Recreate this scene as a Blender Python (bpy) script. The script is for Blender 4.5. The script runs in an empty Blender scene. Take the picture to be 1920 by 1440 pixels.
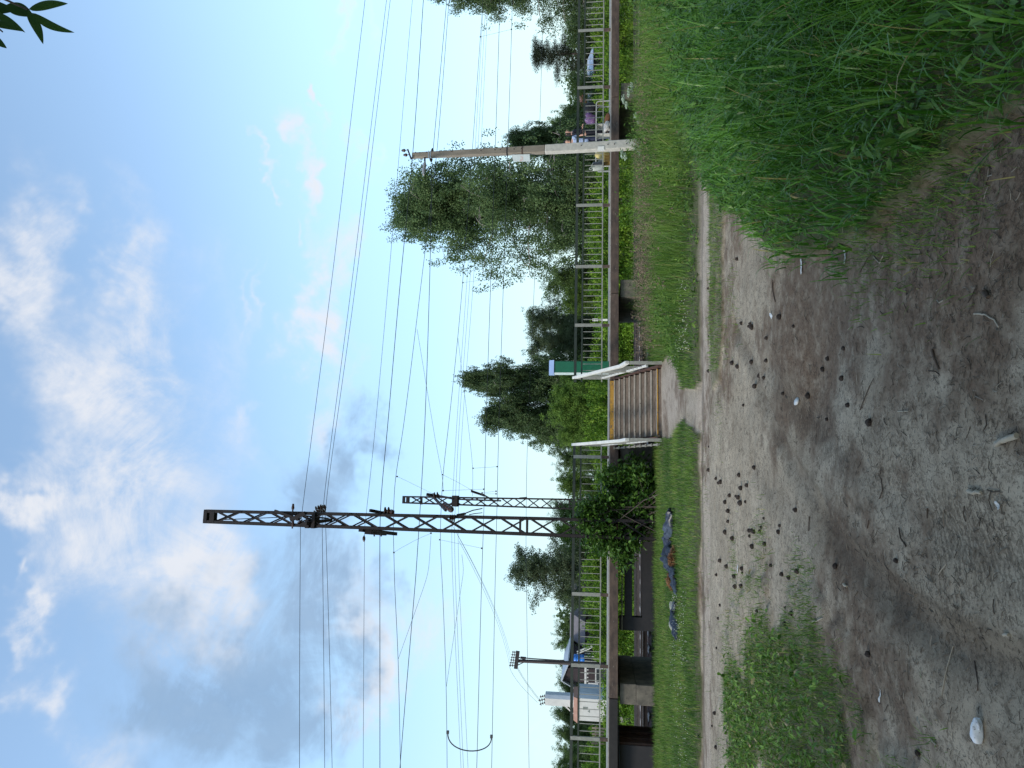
import bpy, math, random
import numpy as np
from mathutils import Vector, Matrix
R = math.radians
SC = bpy.context.scene
COL = SC.collection
random.seed(5)
rng = np.random.default_rng(11)

# ---------------------------------------------------------------- camera (the photo was taken upright and is stored lying on its side)
FPX = 1330.0
CAM = np.array([0.0, 0.0, 1.62])
PITCH = math.atan((1124.4 - 960) / FPX)
ROLL = math.atan(0.0059)
_f = np.array([0, math.cos(PITCH), math.sin(PITCH)])
_u0 = np.array([0, -math.sin(PITCH), math.cos(PITCH)])
_r0 = np.array([1.0, 0, 0])
_r = _r0 * math.cos(ROLL) + _u0 * math.sin(ROLL)
_u = _u0 * math.cos(ROLL) - _r0 * math.sin(ROLL)
cam = bpy.data.cameras.new('camera')
cam_o = bpy.data.objects.new('camera', cam)
COL.objects.link(cam_o)
cam.sensor_fit = 'HORIZONTAL'
cam.sensor_width = 36.0
cam.lens = FPX * 36.0 / 1920.0
cam.clip_start = 0.05
cam.clip_end = 3000
M = Matrix.Identity(4)
for i in range(3):
    M[i][0] = -_u[i]; M[i][1] = _r[i]; M[i][2] = -_f[i]; M[i][3] = CAM[i]
cam_o.matrix_world = M
SC.camera = cam_o

# ---------------------------------------------------------------- exposure
SC.view_settings.view_transform = 'Standard'
SC.view_settings.look = 'None'
SC.view_settings.exposure = 1.08
SC.view_settings.gamma = 1.0

def ray(X, Y):
    return _f + ((X - 960) / FPX) * (-_u) + (-(Y - 720) / FPX) * _r
def at(X, Y, D):
    d = ray(X, Y); return CAM + d * (D / d[1])
A8 = R(8.1)
SD = np.array([math.cos(A8), math.sin(A8), 0.0]); TD = np.array([-math.sin(A8), math.cos(A8), 0.0])
RO = np.array([0.0, 24.2, 0.0])
def rp(s, t, z=0.0):
    return RO + SD * s + TD * t + np.array([0, 0, z])
def rt(X, Y, T):
    d = ray(X, Y); k = (T - np.dot(CAM - RO, TD)) / np.dot(d, TD); return CAM + d * k
def st_of(x, y):
    dx = x - RO[0]; dy = y - RO[1]
    return dx * SD[0] + dy * SD[1], dx * TD[0] + dy * TD[1]
def sstep(a, b, x):
    t = np.clip((x - a) / (b - a), 0, 1); return t * t * (3 - 2 * t)
def gz(x, y):
    s, t = st_of(x, y)
    z = -0.20 * sstep(-17, -4, t)
    z = z - 0.08 * sstep(-0.5, 1.5, t) - 0.25 * sstep(2.5, 4.5, t)
    return z
def gp(X, Y):
    d = ray(X, Y); z = 0.0
    for _ in range(6):
        k = (z - CAM[2]) / d[2]; p = CAM + d * k; z = float(gz(p[0], p[1]))
    return np.array([p[0], p[1], z])

# ---------------------------------------------------------------- world: Nishita sky with clouds fixed in world directions
SUN_EL, SUN_AZ = R(31), R(-128)         # azimuth from +y, positive to the right
W = bpy.data.worlds.new('World'); SC.world = W; W.use_nodes = True
nt = W.node_tree; nt.nodes.clear()
def N(tp, **kw):
    n = nt.nodes.new(tp)
    for k, v in kw.items(): setattr(n, k, v)
    return n
def Lk(a, b): nt.links.new(a, b)
def M2(op, a, b=None, c=None):
    n = N('ShaderNodeMath', operation=op)
    for i, v in enumerate((a, b, c)):
        if v is None: continue
        if isinstance(v, (int, float)): n.inputs[i].default_value = v
        else: Lk(v, n.inputs[i])
    return n.outputs[0]
sky = N('ShaderNodeTexSky', sky_type='NISHITA')
sky.sun_disc = False; sky.sun_elevation = SUN_EL; sky.sun_rotation = SUN_AZ
sky.air_density = 1.0; sky.dust_density = 0.35; sky.ozone_density = 1.6
geo = N('ShaderNodeTexCoord')
sep = N('ShaderNodeSeparateXYZ'); Lk(geo.outputs['Generated'], sep.inputs[0])
az = M2('ARCTAN2', sep.outputs[0], sep.outputs[1]); el = M2('ARCSINE', sep.outputs[2])
comb = N('ShaderNodeCombineXYZ'); Lk(az, comb.inputs[0]); Lk(el, comb.inputs[1])
def azel(X, Y):
    d = ray(X, Y); d = d / np.linalg.norm(d)
    return math.atan2(d[0], d[1]), math.asin(d[2])
# noise on a cloud-deck like projection
zc = M2('ADD', M2('MAXIMUM', sep.outputs[2], 0.0), 0.16)
px = M2('DIVIDE', sep.outputs[0], zc); py = M2('DIVIDE', sep.outputs[1], zc)
cp = N('ShaderNodeCombineXYZ'); Lk(px, cp.inputs[0]); Lk(py, cp.inputs[1])
def noise(vec, scale, detail, rough, dist=0.0, off=0.0):
    m = N('ShaderNodeMapping'); Lk(vec, m.inputs[0]); m.inputs[1].default_value = (off, off * 1.7, off * .3)
    n = N('ShaderNodeTexNoise'); Lk(m.outputs[0], n.inputs['Vector'])
    n.inputs['Scale'].default_value = scale; n.inputs['Detail'].default_value = detail
    n.inputs['Roughness'].default_value = rough; n.inputs['Distortion'].default_value = dist
    return n.outputs[0]
n1 = noise(cp.outputs[0], 2.3, 9, .66, .5, 3.1)
n2 = noise(geo.outputs['Generated'], 8.5, 9, .66, .5, 7.7)
n3 = noise(geo.outputs['Generated'], 3.1, 4, .55, .2, 1.3)
# warp the blob coordinates a little so that their outlines are ragged
wv = N('ShaderNodeTexNoise'); Lk(geo.outputs['Generated'], wv.inputs['Vector'])
wv.inputs['Scale'].default_value = 5.0; wv.inputs['Detail'].default_value = 5; wv.inputs['Roughness'].default_value = .6
ws = N('ShaderNodeVectorMath', operation='SUBTRACT'); Lk(wv.outputs['Color'], ws.inputs[0]); ws.inputs[1].default_value = (.5, .5, .5)
wm = N('ShaderNodeVectorMath', operation='MULTIPLY_ADD'); Lk(ws.outputs[0], wm.inputs[0]); wm.inputs[1].default_value = (.34, .34, 0); Lk(comb.outputs[0], wm.inputs[2])
def blobs(lst):
    tot = None
    for X, Y, rX, rY, amp in lst:
        a0, e0 = azel(X, Y)
        a1, e1 = azel(X, Y - rY); a2, e2 = azel(X - rX, Y)
        sa = max(abs(a1 - a0), .005); se = max(abs(e2 - e0), .005)
        s = N('ShaderNodeVectorMath', operation='SUBTRACT'); Lk(wm.outputs[0], s.inputs[0]); s.inputs[1].default_value = (a0, e0, 0)
        m = N('ShaderNodeVectorMath', operation='MULTIPLY'); Lk(s.outputs[0], m.inputs[0]); m.inputs[1].default_value = (1 / sa, 1 / se, 0)
        d = N('ShaderNodeVectorMath', operation='DOT_PRODUCT'); Lk(m.outputs[0], d.inputs[0]); Lk(m.outputs[0], d.inputs[1])
        e = M2('EXPONENT', M2('MULTIPLY', d.outputs['Value'], -1.0))
        tot = M2('MULTIPLY_ADD', e, amp, tot if tot is not None else 0.0)
    return tot
WHITE = [(40,560,75,130,1.0),(70,430,50,80,.5),(210,450,45,120,.55),(260,600,60,150,.5),(340,650,30,110,.35),(150,730,140,100,.6),
 (130,880,110,110,.5),(15,960,40,70,1.0),(280,800,140,90,.4),(640,600,42,100,1.1),(560,560,25,50,.45),(640,470,38,70,1.0),(590,430,22,40,.45),
 (572,305,24,62,.95),(620,250,18,30,.55),(640,50,20,90,.75),(618,190,9,16,1.1),(690,300,18,60,.6),(505,315,10,32,.8),(545,390,12,22,.55),
 (720,60,24,110,.55),(655,780,36,100,.75),(500,770,26,50,.45),(710,710,24,60,.55),(340,1060,60,75,.95),(430,1110,70,90,1.0),(60,1190,36,50,1.0),
 (70,1310,50,45,1.0),(700,1250,50,170,.9),(10,1110,20,40,.9),(20,1250,20,60,.5),(480,470,12,50,.35),(440,500,10,60,.3),(200,1390,90,60,.7),(640,1380,70,80,.7),
 (1000,1390,16,60,.6),(955,110,7,40,.5),(800,1150,60,120,.45),
 (230,900,170,170,.5),(450,880,120,100,.35),(420,640,60,160,.28),(480,560,40,120,.28),(350,450,50,140,.22),(250,1000,160,120,.4),(330,1180,150,160,.45),(100,1060,90,130,.45),(620,1130,90,160,.5),(300,620,120,130,.3)]
GREY = [(280,1280,120,110,.85),(530,1300,130,130,1.1),(300,1130,80,60,.5),(620,1000,60,110,1.15),(700,830,40,100,1.1),(520,1090,90,80,.5),
 (650,1170,70,80,1.0),(745,1080,30,60,.6),(400,980,110,60,.4),(390,1250,130,110,.7),(590,1420,110,60,.6)]
bw = blobs(WHITE); bg = blobs(GREY)
nn = M2('ADD', M2('MULTIPLY', n1, .5), M2('MULTIPLY', n2, .5))
nmod = M2('MAXIMUM', M2('MULTIPLY_ADD', M2('SUBTRACT', nn, .5), 6.5, 1.0), 0.0)     # 1 +- contrast
dw = M2('MULTIPLY', bw, nmod)
def ramp(v, a, b):
    m = N('ShaderNodeMapRange', interpolation_type='SMOOTHSTEP'); Lk(v, m.inputs[0]); m.inputs[1].default_value = a; m.inputs[2].default_value = b
    return m.outputs[0]
# away from the described part of the sky ordinary broken cloud carries on
back = ramp(M2('SUBTRACT', 0.25, sep.outputs[1]), 0.0, 0.5)
dw = M2('ADD', dw, M2('MULTIPLY', back, M2('MULTIPLY', n1, 1.0)))
mw = M2('MULTIPLY', ramp(dw, .08, 1.45), .92)
mg = M2('MULTIPLY', ramp(M2('MULTIPLY', bg, M2('MULTIPLY_ADD', M2('SUBTRACT', M2('MULTIPLY_ADD', n2, .5, M2('MULTIPLY', n1, .5)), .5), 6.0, 1.0)), .05, 1.35), .9)
hz = ramp(sep.outputs[2], 0.52, 0.0)                              # pale band over the horizon
tint = N('ShaderNodeMix', data_type='RGBA'); tint.blend_type = 'MULTIPLY'; tint.inputs[0].default_value = 1.0
SKYK = 0.150
Lk(sky.outputs[0], tint.inputs[6]); tint.inputs[7].default_value = (1.26 * SKYK, 1.20 * SKYK, 1.05 * SKYK, 1)
def mixc(fac, a, b):
    m = N('ShaderNodeMix', data_type='RGBA')
    if isinstance(fac, float): m.inputs[0].default_value = fac
    else: Lk(fac, m.inputs[0])
    for i, v in ((6, a), (7, b)):
        if isinstance(v, tuple): m.inputs[i].default_value = v
        else: Lk(v, m.inputs[i])
    return m.outputs[2]
c0 = mixc(M2('MULTIPLY', hz, .95), tint.outputs[2], mixc(ramp(sep.outputs[2], .30, .02), (.175, .315, .445, 1), (.34, .46, .495, 1)))
c1 = mixc(mw, c0, (.40, .41, .435, 1))
c2 = mixc(mg, c1, mixc(n2, (.10, .17, .275, 1), (.19, .27, .37, 1)))
bgn = N('ShaderNodeBackground'); Lk(c2, bgn.inputs[0]); bgn.inputs[1].default_value = 1.0
out = N('ShaderNodeOutputWorld'); Lk(bgn.outputs[0], out.inputs[0])

# ---------------------------------------------------------------- sun (veiled by cloud)
sun = bpy.data.lights.new('sun', 'SUN'); sun.energy = 1.5; sun.angle = R(11); sun.color = (1.0, .93, .82)
sun_o = bpy.data.objects.new('sun', sun); COL.objects.link(sun_o)
sd = Vector((math.sin(SUN_AZ) * math.cos(SUN_EL), math.cos(SUN_AZ) * math.cos(SUN_EL), math.sin(SUN_EL)))
sun_o.rotation_euler = sd.to_track_quat('Z', 'Y').to_euler(); sun_o.location = (0, 0, 60)

# ---------------------------------------------------------------- helpers
def vnoise(x, y, scale, seed=0):
    g = np.random.default_rng(seed + 991).random((128, 128))
    u = np.asarray(x) * scale; v = np.asarray(y) * scale
    i = np.floor(u).astype(int); j = np.floor(v).astype(int); fu = u - i; fv = v - j
    fu = fu * fu * (3 - 2 * fu); fv = fv * fv * (3 - 2 * fv)
    i0 = i % 128; j0 = j % 128; i1 = (i + 1) % 128; j1 = (j + 1) % 128
    return (g[i0, j0] * (1 - fu) + g[i1, j0] * fu) * (1 - fv) + (g[i0, j1] * (1 - fu) + g[i1, j1] * fu) * fv
def fbm(x, y, scale, octv=4, seed=0):
    a = 0; amp = .5; tot = 0
    for o in range(octv):
        a = a + amp * vnoise(x, y, scale * 2 ** o, seed + o * 17); tot += amp; amp *= .55
    return a / tot
def inpoly(P, x, y):
    x = np.asarray(x); y = np.asarray(y); c = np.zeros(x.shape, bool); n = len(P)
    for i in range(n):
        x0, y0 = P[i][0], P[i][1]; x1, y1 = P[i - 1][0], P[i - 1][1]
        if y0 == y1: continue
        k = ((y0 > y) != (y1 > y)) & (x < (x1 - x0) * (y - y0) / (y1 - y0) + x0); c ^= k
    return c
def dpoly(P, x, y):
    """distance to a polyline"""
    d = np.full(np.shape(x), 1e9)
    for a, b in zip(P[:-1], P[1:]):
        ax, ay = a[0], a[1]; bx, by = b[0] - ax, b[1] - ay
        k = np.clip(((x - ax) * bx + (y - ay) * by) / (bx * bx + by * by), 0, 1)
        d = np.minimum(d, np.hypot(x - ax - k * bx, y - ay - k * by))
    return d

BASE = {}
def tag(o, label=None, cat=None, group=None, kind=None):
    if label: o['label'] = label
    if cat: o['category'] = cat
    if group: o['group'] = group
    if kind: o['kind'] = kind
    return o
def thing(name, base, label, cat, group=None):
    o = bpy.data.objects.new(name, None); COL.objects.link(o); o.location = tuple(base); o.empty_display_size = .1
    BASE[o.name] = np.array(base, float); return tag(o, label, cat, group)
class MB:
    def __init__(s): s.v = []; s.f = []; s.sm = []
    def add(s, vs, fs, smooth=False):
        k = len(s.v); s.v += [tuple(map(float, p)) for p in vs]; s.f += [tuple(i + k for i in f) for f in fs]; s.sm += [smooth] * len(fs); return s
    def hexa(s, p):          # 8 corners: bottom 0-3 ccw, top 4-7
        return s.add(p, [(0, 3, 2, 1), (4, 5, 6, 7), (0, 1, 5, 4), (1, 2, 6, 5), (2, 3, 7, 6), (3, 0, 4, 7)])
    def box(s, c, size, ax=(1, 0, 0), ay=(0, 1, 0), az=(0, 0, 1)):
        c = np.array(c, float); a = np.array(ax, float) * size[0] / 2; b = np.array(ay, float) * size[1] / 2; d = np.array(az, float) * size[2] / 2
        return s.hexa([c - a - b - d, c + a - b - d, c + a + b - d, c - a + b - d, c - a - b + d, c + a - b + d, c + a + b + d, c - a + b + d])
    def rbox(s, s0, s1, t0, t1, z0, z1):
        return s.hexa([rp(s0, t0, z0), rp(s1, t0, z0), rp(s1, t1, z0), rp(s0, t1, z0), rp(s0, t0, z1), rp(s1, t0, z1), rp(s1, t1, z1), rp(s0, t1, z1)])
    def bar(s, a, b, w, h=None, up=(0, 0, 1)):
        a = np.array(a, float); b = np.array(b, float); h = h or w; d = b - a; L = np.linalg.norm(d); d = d / L
        up = np.array(up, float)
        if abs(np.dot(d, up)) > .98: up = SD if abs(np.dot(d, SD)) < .9 else np.array([0, 0, 1.0])
        x = np.cross(d, up); x /= np.linalg.norm(x); y = np.cross(x, d)
        return s.box((a + b) / 2, (w, h, L), x, y, d)
    def tube(s, pts, rad, n=6, caps=True, smooth=True):
        pts = [np.array(p, float) for p in pts]; m = len(pts)
        if not hasattr(rad, '__len__'): rad = [rad] * m
        vs = []; x = None
        for i in range(m):
            d = pts[min(i + 1, m - 1)] - pts[max(i - 1, 0)]; d = d / (np.linalg.norm(d) + 1e-12)
            if x is None:
                x = np.cross(d, (0, 0, 1.0) if abs(d[2]) < .9 else (1.0, 0, 0))
            else: x = x - d * np.dot(x, d)
            x = x / (np.linalg.norm(x) + 1e-12); y = np.cross(d, x)
            for k in range(n):
                a = 2 * math.pi * k / n; vs.append(pts[i] + rad[i] * (math.cos(a) * x + math.sin(a) * y))
        fs = [(i * n + k, i * n + (k + 1) % n, (i + 1) * n + (k + 1) % n, (i + 1) * n + k) for i in range(m - 1) for k in range(n)]
        s.add(vs, fs, smooth)
        if caps: s.add(vs[:n], [tuple(range(n))[::-1]]); s.add(vs[-n:], [tuple(range(n))])
        return s
    def lathe(s, c, prof, n=12, axis=(0, 0, 1)):
        c = np.array(c, float); d = np.array(axis, float); d /= np.linalg.norm(d)
        return s.tube([c + d * z for r, z in prof], [max(r, 1e-4) for r, z in prof], n)
    def prism(s, outline, ext):
        n = len(outline); o = [np.array(p, float) for p in outline]; e = np.array(ext, float)
        s.add(o + [p + e for p in o], [tuple(range(n))[::-1], tuple(range(n, 2 * n))] + [(i, (i + 1) % n, n + (i + 1) % n, n + i) for i in range(n)]); return s
    def build(s, name, mat, parent=None, label=None, cat=None, group=None, kind=None, base=None, bevel=0):
        me = bpy.data.meshes.new(name)
        if parent is not None: b = BASE[parent.name]
        else:
            v = np.array(s.v)
            b = np.array(base, float) if base is not None else np.array([v[:, 0].mean(), v[:, 1].mean(), v[:, 2].min()])
        V = (np.array(s.v) - b)
        me.from_pydata([tuple(p) for p in V], [], s.f); me.polygons.foreach_set('use_smooth', s.sm)
        me.materials.append(mat); me.update()
        o = bpy.data.objects.new(name, me); COL.objects.link(o)
        if parent is not None: o.parent = parent; BASE[o.name] = b
        else: o.location = tuple(b); BASE[o.name] = b
        if bevel:
            m = o.modifiers.new('bevel', 'BEVEL'); m.width = bevel; m.segments = 2; m.limit_method = 'ANGLE'
        return tag(o, label, cat, group, kind)
def copy_tree(o, loc=None, rz=None, sc=None, label=None, parent=None):
    c = o.copy(); COL.objects.link(c)
    if parent is not None: c.parent = parent
    if loc is not None: c.location = tuple(loc)
    if rz is not None: c.rotation_euler = (0, 0, rz)
    if sc is not None: c.scale = sc if hasattr(sc, '__len__') else (sc,) * 3
    if label: c['label'] = label
    for ch in list(o.children): copy_tree(ch, parent=c)
    return c
def raw_mesh(name, V, F, mat, tint=None, parent=None, base=(0, 0, 0), smooth=False):
    """V (n,3) F (m,k) numpy"""
    me = bpy.data.meshes.new(name); V = np.asarray(V, np.float32) - np.asarray(base, np.float32); F = np.asarray(F, np.int32); k = F.shape[1]
    me.vertices.add(len(V)); me.vertices.foreach_set('co', V.ravel())
    me.loops.add(F.size); me.loops.foreach_set('vertex_index', F.ravel())
    me.polygons.add(len(F)); me.polygons.foreach_set('loop_start', np.arange(0, F.size, k, dtype=np.int32))
    try: me.polygons.foreach_set('loop_total', np.full(len(F), k, np.int32))
    except Exception: pass
    me.polygons.foreach_set('use_smooth', np.full(len(F), smooth))
    if tint is not None:
        a = me.attributes.new('tint', 'FLOAT', 'POINT'); a.data.foreach_set('value', np.asarray(tint, np.float32))
    me.update(calc_edges=True); me.validate()
    me.materials.append(mat)
    o = bpy.data.objects.new(name, me); COL.objects.link(o)
    if parent is not None: o.parent = parent
    else: o.location = tuple(base)
    BASE[o.name] = np.asarray(base, float)
    return o

# ---------------------------------------------------------------- materials
def newmat(name):
    m = bpy.data.materials.new(name); m.use_nodes = True; t = m.node_tree; b = t.nodes['Principled BSDF']; return m, t, b
def mat(name, c1, c2=None, scale=6.0, rough=.7, metal=0.0, bump=0.0, detail=6, lo=.35, hi=.65, spec=.4, stretch=(1, 1, 1), c3=None, s3=30.0, a3=.62):
    m, t, b = newmat(name); b.inputs['Roughness'].default_value = rough; b.inputs['Metallic'].default_value = metal
    b.inputs['Specular IOR Level'].default_value = spec
    if c2 is None: c2 = tuple(x * .8 for x in c1)
    tc = t.nodes.new('ShaderNodeNewGeometry'); mp = t.nodes.new('ShaderNodeMapping'); t.links.new(tc.outputs['Position'], mp.inputs[0]); mp.inputs[3].default_value = stretch
    n = t.nodes.new('ShaderNodeTexNoise'); t.links.new(mp.outputs[0], n.inputs['Vector']); n.inputs['Scale'].default_value = scale; n.inputs['Detail'].default_value = detail; n.inputs['Roughness'].default_value = .62
    r = t.nodes.new('ShaderNodeMapRange'); t.links.new(n.outputs[0], r.inputs[0]); r.inputs[1].default_value = lo; r.inputs[2].default_value = hi
    x = t.nodes.new('ShaderNodeMix'); x.data_type = 'RGBA'; t.links.new(r.outputs[0], x.inputs[0]); x.inputs[6].default_value = (*c1, 1); x.inputs[7].default_value = (*c2, 1)
    outc = x.outputs[2]
    if c3 is not None:
        n3 = t.nodes.new('ShaderNodeTexNoise'); t.links.new(mp.outputs[0], n3.inputs['Vector']); n3.inputs['Scale'].default_value = s3; n3.inputs['Detail'].default_value = 5
        r3 = t.nodes.new('ShaderNodeMapRange'); t.links.new(n3.outputs[0], r3.inputs[0]); r3.inputs[1].default_value = a3; r3.inputs[2].default_value = a3 + .07
        y = t.nodes.new('ShaderNodeMix'); y.data_type = 'RGBA'; t.links.new(r3.outputs[0], y.inputs[0]); t.links.new(outc, y.inputs[6]); y.inputs[7].default_value = (*c3, 1); outc = y.outputs[2]
    t.links.new(outc, b.inputs['Base Color'])
    if bump:
        bp = t.nodes.new('ShaderNodeBump'); bp.inputs['Strength'].default_value = bump; bp.inputs['Distance'].default_value = .02
        t.links.new(n.outputs[0], bp.inputs['Height']); t.links.new(bp.outputs[0], b.inputs['Normal'])
    return m
def leafmat(name, ca, cb, cc=None, trans=.35, rough=.55, objvar=.25):
    """ca..cb by the per-leaf tint (0..1); cc: yellowish/dry leaves at tint > .93"""
    m, t, b = newmat(name); b.inputs['Roughness'].default_value = rough; b.inputs['Specular IOR Level'].default_value = .25
    a = t.nodes.new('ShaderNodeAttribute'); a.attribute_name = 'tint'
    cr = t.nodes.new('ShaderNodeValToRGB'); t.links.new(a.outputs['Fac'], cr.inputs[0])
    cr.color_ramp.elements[0].color = (*ca, 1); cr.color_ramp.elements[1].color = (*cb, 1); cr.color_ramp.elements[1].position = .9
    if cc:
        e = cr.color_ramp.elements.new(.95); e.color = (*cc, 1)
    oi = t.nodes.new('ShaderNodeObjectInfo'); mr = t.nodes.new('ShaderNodeMapRange'); t.links.new(oi.outputs['Random'], mr.inputs[0]); mr.inputs[3].default_value = 1 - objvar; mr.inputs[4].default_value = 1 + objvar
    mm = t.nodes.new('ShaderNodeVectorMath'); mm.operation = 'SCALE'; t.links.new(cr.outputs[0], mm.inputs[0]); t.links.new(mr.outputs[0], mm.inputs['Scale'])
    t.links.new(mm.outputs[0], b.inputs['Base Color'])
    tr = t.nodes.new('ShaderNodeBsdfTranslucent'); t.links.new(mm.outputs[0], tr.inputs[0])
    mx = t.nodes.new('ShaderNodeMixShader'); mx.inputs[0].default_value = trans; t.links.new(b.outputs[0], mx.inputs[1]); t.links.new(tr.outputs[0], mx.inputs[2])
    t.links.new(mx.outputs[0], t.nodes['Material Output'].inputs[0])
    return m
# ================================================================ GROUND
def G2(lst): return [gp(X, Y)[:2] for X, Y in lst]
P_PATH = G2([(1234, 684), (1234, 824), (1262, 817), (1283, 783), (1297, 803), (1318, 815), (1318, 690), (1306, 728), (1282, 727), (1272, 685), (1260, 662), (1246, 676)])
P_WEED = G2([(1345, 1700), (1345, 1440), (1352, 1330), (1364, 1210), (1420, 1130), (1490, 1100), (1570, 1165), (1620, 1270), (1690, 1370), (1750, 1440), (1830, 1800)])
P_TUFT = G2([(1334, 350), (1334, 560), (1337, 720), (1352, 715), (1358, 600), (1356, 480), (1362, 360)])
TALL_EDGE = G2([(1322, 325), (1347, 366), (1384, 398), (1422, 420), (1475, 462), (1520, 478), (1580, 470), (1640, 445), (1695, 385), (1790, 325), (1880, 270), (2000, 190), (2400, 120)])
P_TALL = [tuple(p) for p in TALL_EDGE] + [(2.2, 0.2), (9, 0.2), (16, 9.5), (16, 10.9)]
ROAD_FAR_L = gp(1312, 1440); ROAD_FAR_R = gp(1309, 420)
def road_far(x): return ROAD_FAR_L[1] + (x - ROAD_FAR_L[0]) * (ROAD_FAR_R[1] - ROAD_FAR_L[1]) / (ROAD_FAR_R[0] - ROAD_FAR_L[0])
RUT = G2([(1380, 600), (1410, 658), (1452, 765), (1495, 853), (1541, 920), (1570, 976), (1665, 1065), (1771, 1142), (1877, 1185), (2050, 1240)])
RUT3 = G2([(1440, 690), (1520, 790), (1610, 880), (1720, 960), (1850, 1030), (2000, 1100)])
RUT2 = G2([(1410, 880), (1470, 940), (1540, 1010), (1640, 1110), (1740, 1200), (1860, 1280), (2000, 1350)])

ys = np.concatenate([np.linspace(-45, 1.6, 25), np.arange(1.7, 12.5, .042), np.arange(12.6, 27, .2), np.linspace(27.5, 60, 40), np.geomspace(65, 1200, 25)])
xd = np.concatenate([np.arange(-4.5, 4.5, .042)]); xo = np.concatenate([np.arange(4.6, 14, .2), np.geomspace(14.5, 1200, 40)])
xs = np.concatenate([-xo[::-1], xd, xo])
gx, gy = np.meshgrid(xs, ys); gx = gx.ravel(); gy = gy.ravel()
def grass_masks(x, y):
    s, t = st_of(x, y)
    j = (fbm(x, y, .9, 3, 5) - .5) * .8
    strip = ((y + j * .5) > road_far(x)) & (t < 4.6) & ~inpoly(P_PATH, x + j * .25, y + j * .35)
    tall = inpoly(P_TALL, x + j * .3, y)
    weed = inpoly(P_WEED, x + j * .9 + (fbm(x, y, 3.5, 3, 6) - .5) * .5, y + j * 1.3 + (fbm(x, y, 3.5, 3, 7) - .5) * .7)
    tuft = inpoly(P_TUFT, x + j * .5, y + j * .4)
    return strip, tall, weed, tuft
strip, tall, weed, tuft = grass_masks(gx, gy)
S_, T_ = st_of(gx, gy)
z = gz(gx, gy).astype(float)
near = sstep(30, 10, gy)
z += near * (.045 * (fbm(gx, gy, .7, 3, 1) - .5) + .022 * (fbm(gx, gy, 5, 3, 2) - .5) + .006 * (fbm(gx, gy, 18, 2, 3) - .5))
drut = dpoly(RUT, gx, gy); d3 = dpoly(RUT3, gx, gy)
sgn = np.zeros_like(gx); bd = np.full(gx.shape, 1e9)
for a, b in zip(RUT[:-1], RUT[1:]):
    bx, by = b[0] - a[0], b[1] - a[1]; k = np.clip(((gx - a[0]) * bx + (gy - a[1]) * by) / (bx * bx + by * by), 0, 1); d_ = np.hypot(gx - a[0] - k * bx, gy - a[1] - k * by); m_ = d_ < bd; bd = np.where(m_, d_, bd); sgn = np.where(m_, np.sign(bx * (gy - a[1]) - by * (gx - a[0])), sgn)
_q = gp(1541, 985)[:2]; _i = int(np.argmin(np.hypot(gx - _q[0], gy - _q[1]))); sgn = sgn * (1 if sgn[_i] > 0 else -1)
z += -.02 * np.exp(-(d3 / .12) ** 2) + (-.05 * np.exp(-((drut - .15) / .11) ** 2) * (sgn > 0) + .016 * np.exp(-(drut / .05) ** 2)) * (.4 + 1.0 * fbm(gx, gy, 1.5, 3, 78))
d2 = dpoly(RUT2, gx, gy); z += -.018 * np.exp(-(d2 / .16) ** 2)
# wheel lines along the lane in front of the platform
yl = road_far(gx) - gy
lane = sstep(1.45, 1.1, yl) * sstep(-.25, .05, yl)
z += -.05 * lane + lane * .006 * np.sin(yl * 60 + 3 * fbm(gx, gy, .5, 2, 8))
z += .03 * (strip | tall | weed | tuft)
z += .05 * tall
# mound by the stair path, soft hollow in the middle of the sand
for X, Y, a, r_ in ((1545, 690, -.05, .5), (1520, 760, -.04, .35), (1470, 700, .03, .4)):
    p = gp(X, Y); z += a * np.exp(-((gx - p[0]) ** 2 + (gy - p[1]) ** 2) / r_ ** 2)
soil = np.clip(strip * 1.0 + tall + weed * .75 * sstep(.34, .52, fbm(gx, gy, 1.3, 4, 81)) * sstep(.0, .5, dpoly(P_WEED + P_WEED[:1], gx, gy)) + tuft * .5 + (T_ > 4.6) * 1.0 + (gy < -3) * .6, 0, 1)
soil = np.where((T_ > -.3) & (T_ < 4.8) , 1.0, soil)
lit = fbm(gx, gy, .85, 5, 21) * .65 + fbm(gx, gy, 4.2, 3, 23) * .35
bias = np.zeros_like(gx)
def zone(X, Y, r_, a):
    global bias
    p = gp(X, Y); bias += a * np.exp(-((gx - p[0]) ** 2 + (gy - p[1]) ** 2) / r_ ** 2)
for q in ((1500,490,.9,.20),(1560,540,.7,.16),(1640,520,.5,.14),(1720,560,.35,.12),(1800,470,.4,.15),(1850,600,.3,.14),(1440,560,.7,.12),(1560,1320,.8,.10),(1640,1230,.5,.12),
          (1650,1400,.45,.12),(1760,1420,.35,.12),(1540,700,.35,.10),(1520,770,.35,.12),(1450,830,.35,.10),(1500,900,.4,.08),(1560,1000,.4,.08),(1880,350,.3,.12),(1700,420,.4,.15),(1610,640,.3,.08),
          (1380,1000,1.2,-.14),(1360,860,1.2,-.18),(1345,1250,1.2,-.1),(1420,500,.6,-.08),(1600,800,.7,-.07),(1720,1000,.7,-.09),(1850,1000,.5,-.06),(1500,1040,.6,-.10)): zone(*q)
lit = sstep(.44, .70, lit + bias + .22 * (fbm(gx, gy, 9, 3, 29) - .5) + .16 * (fbm(gx, gy, 2.4, 4, 30) - .5))
dark = (sstep(.40, .03, drut) * (sgn > 0) * .50 + sstep(.05, .01, drut) * .2 + .22 * np.exp(-(d2 / .20) ** 2) + .16 * np.exp(-(d3 / .16) ** 2)) * (.55 + .8 * fbm(gx, gy, 3.5, 4, 77))  # bank shade painted dark on one side of the rut; darker bands in others
dark += .5 * sstep(.0, .12, yl) * sstep(.35, .2, yl)
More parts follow.
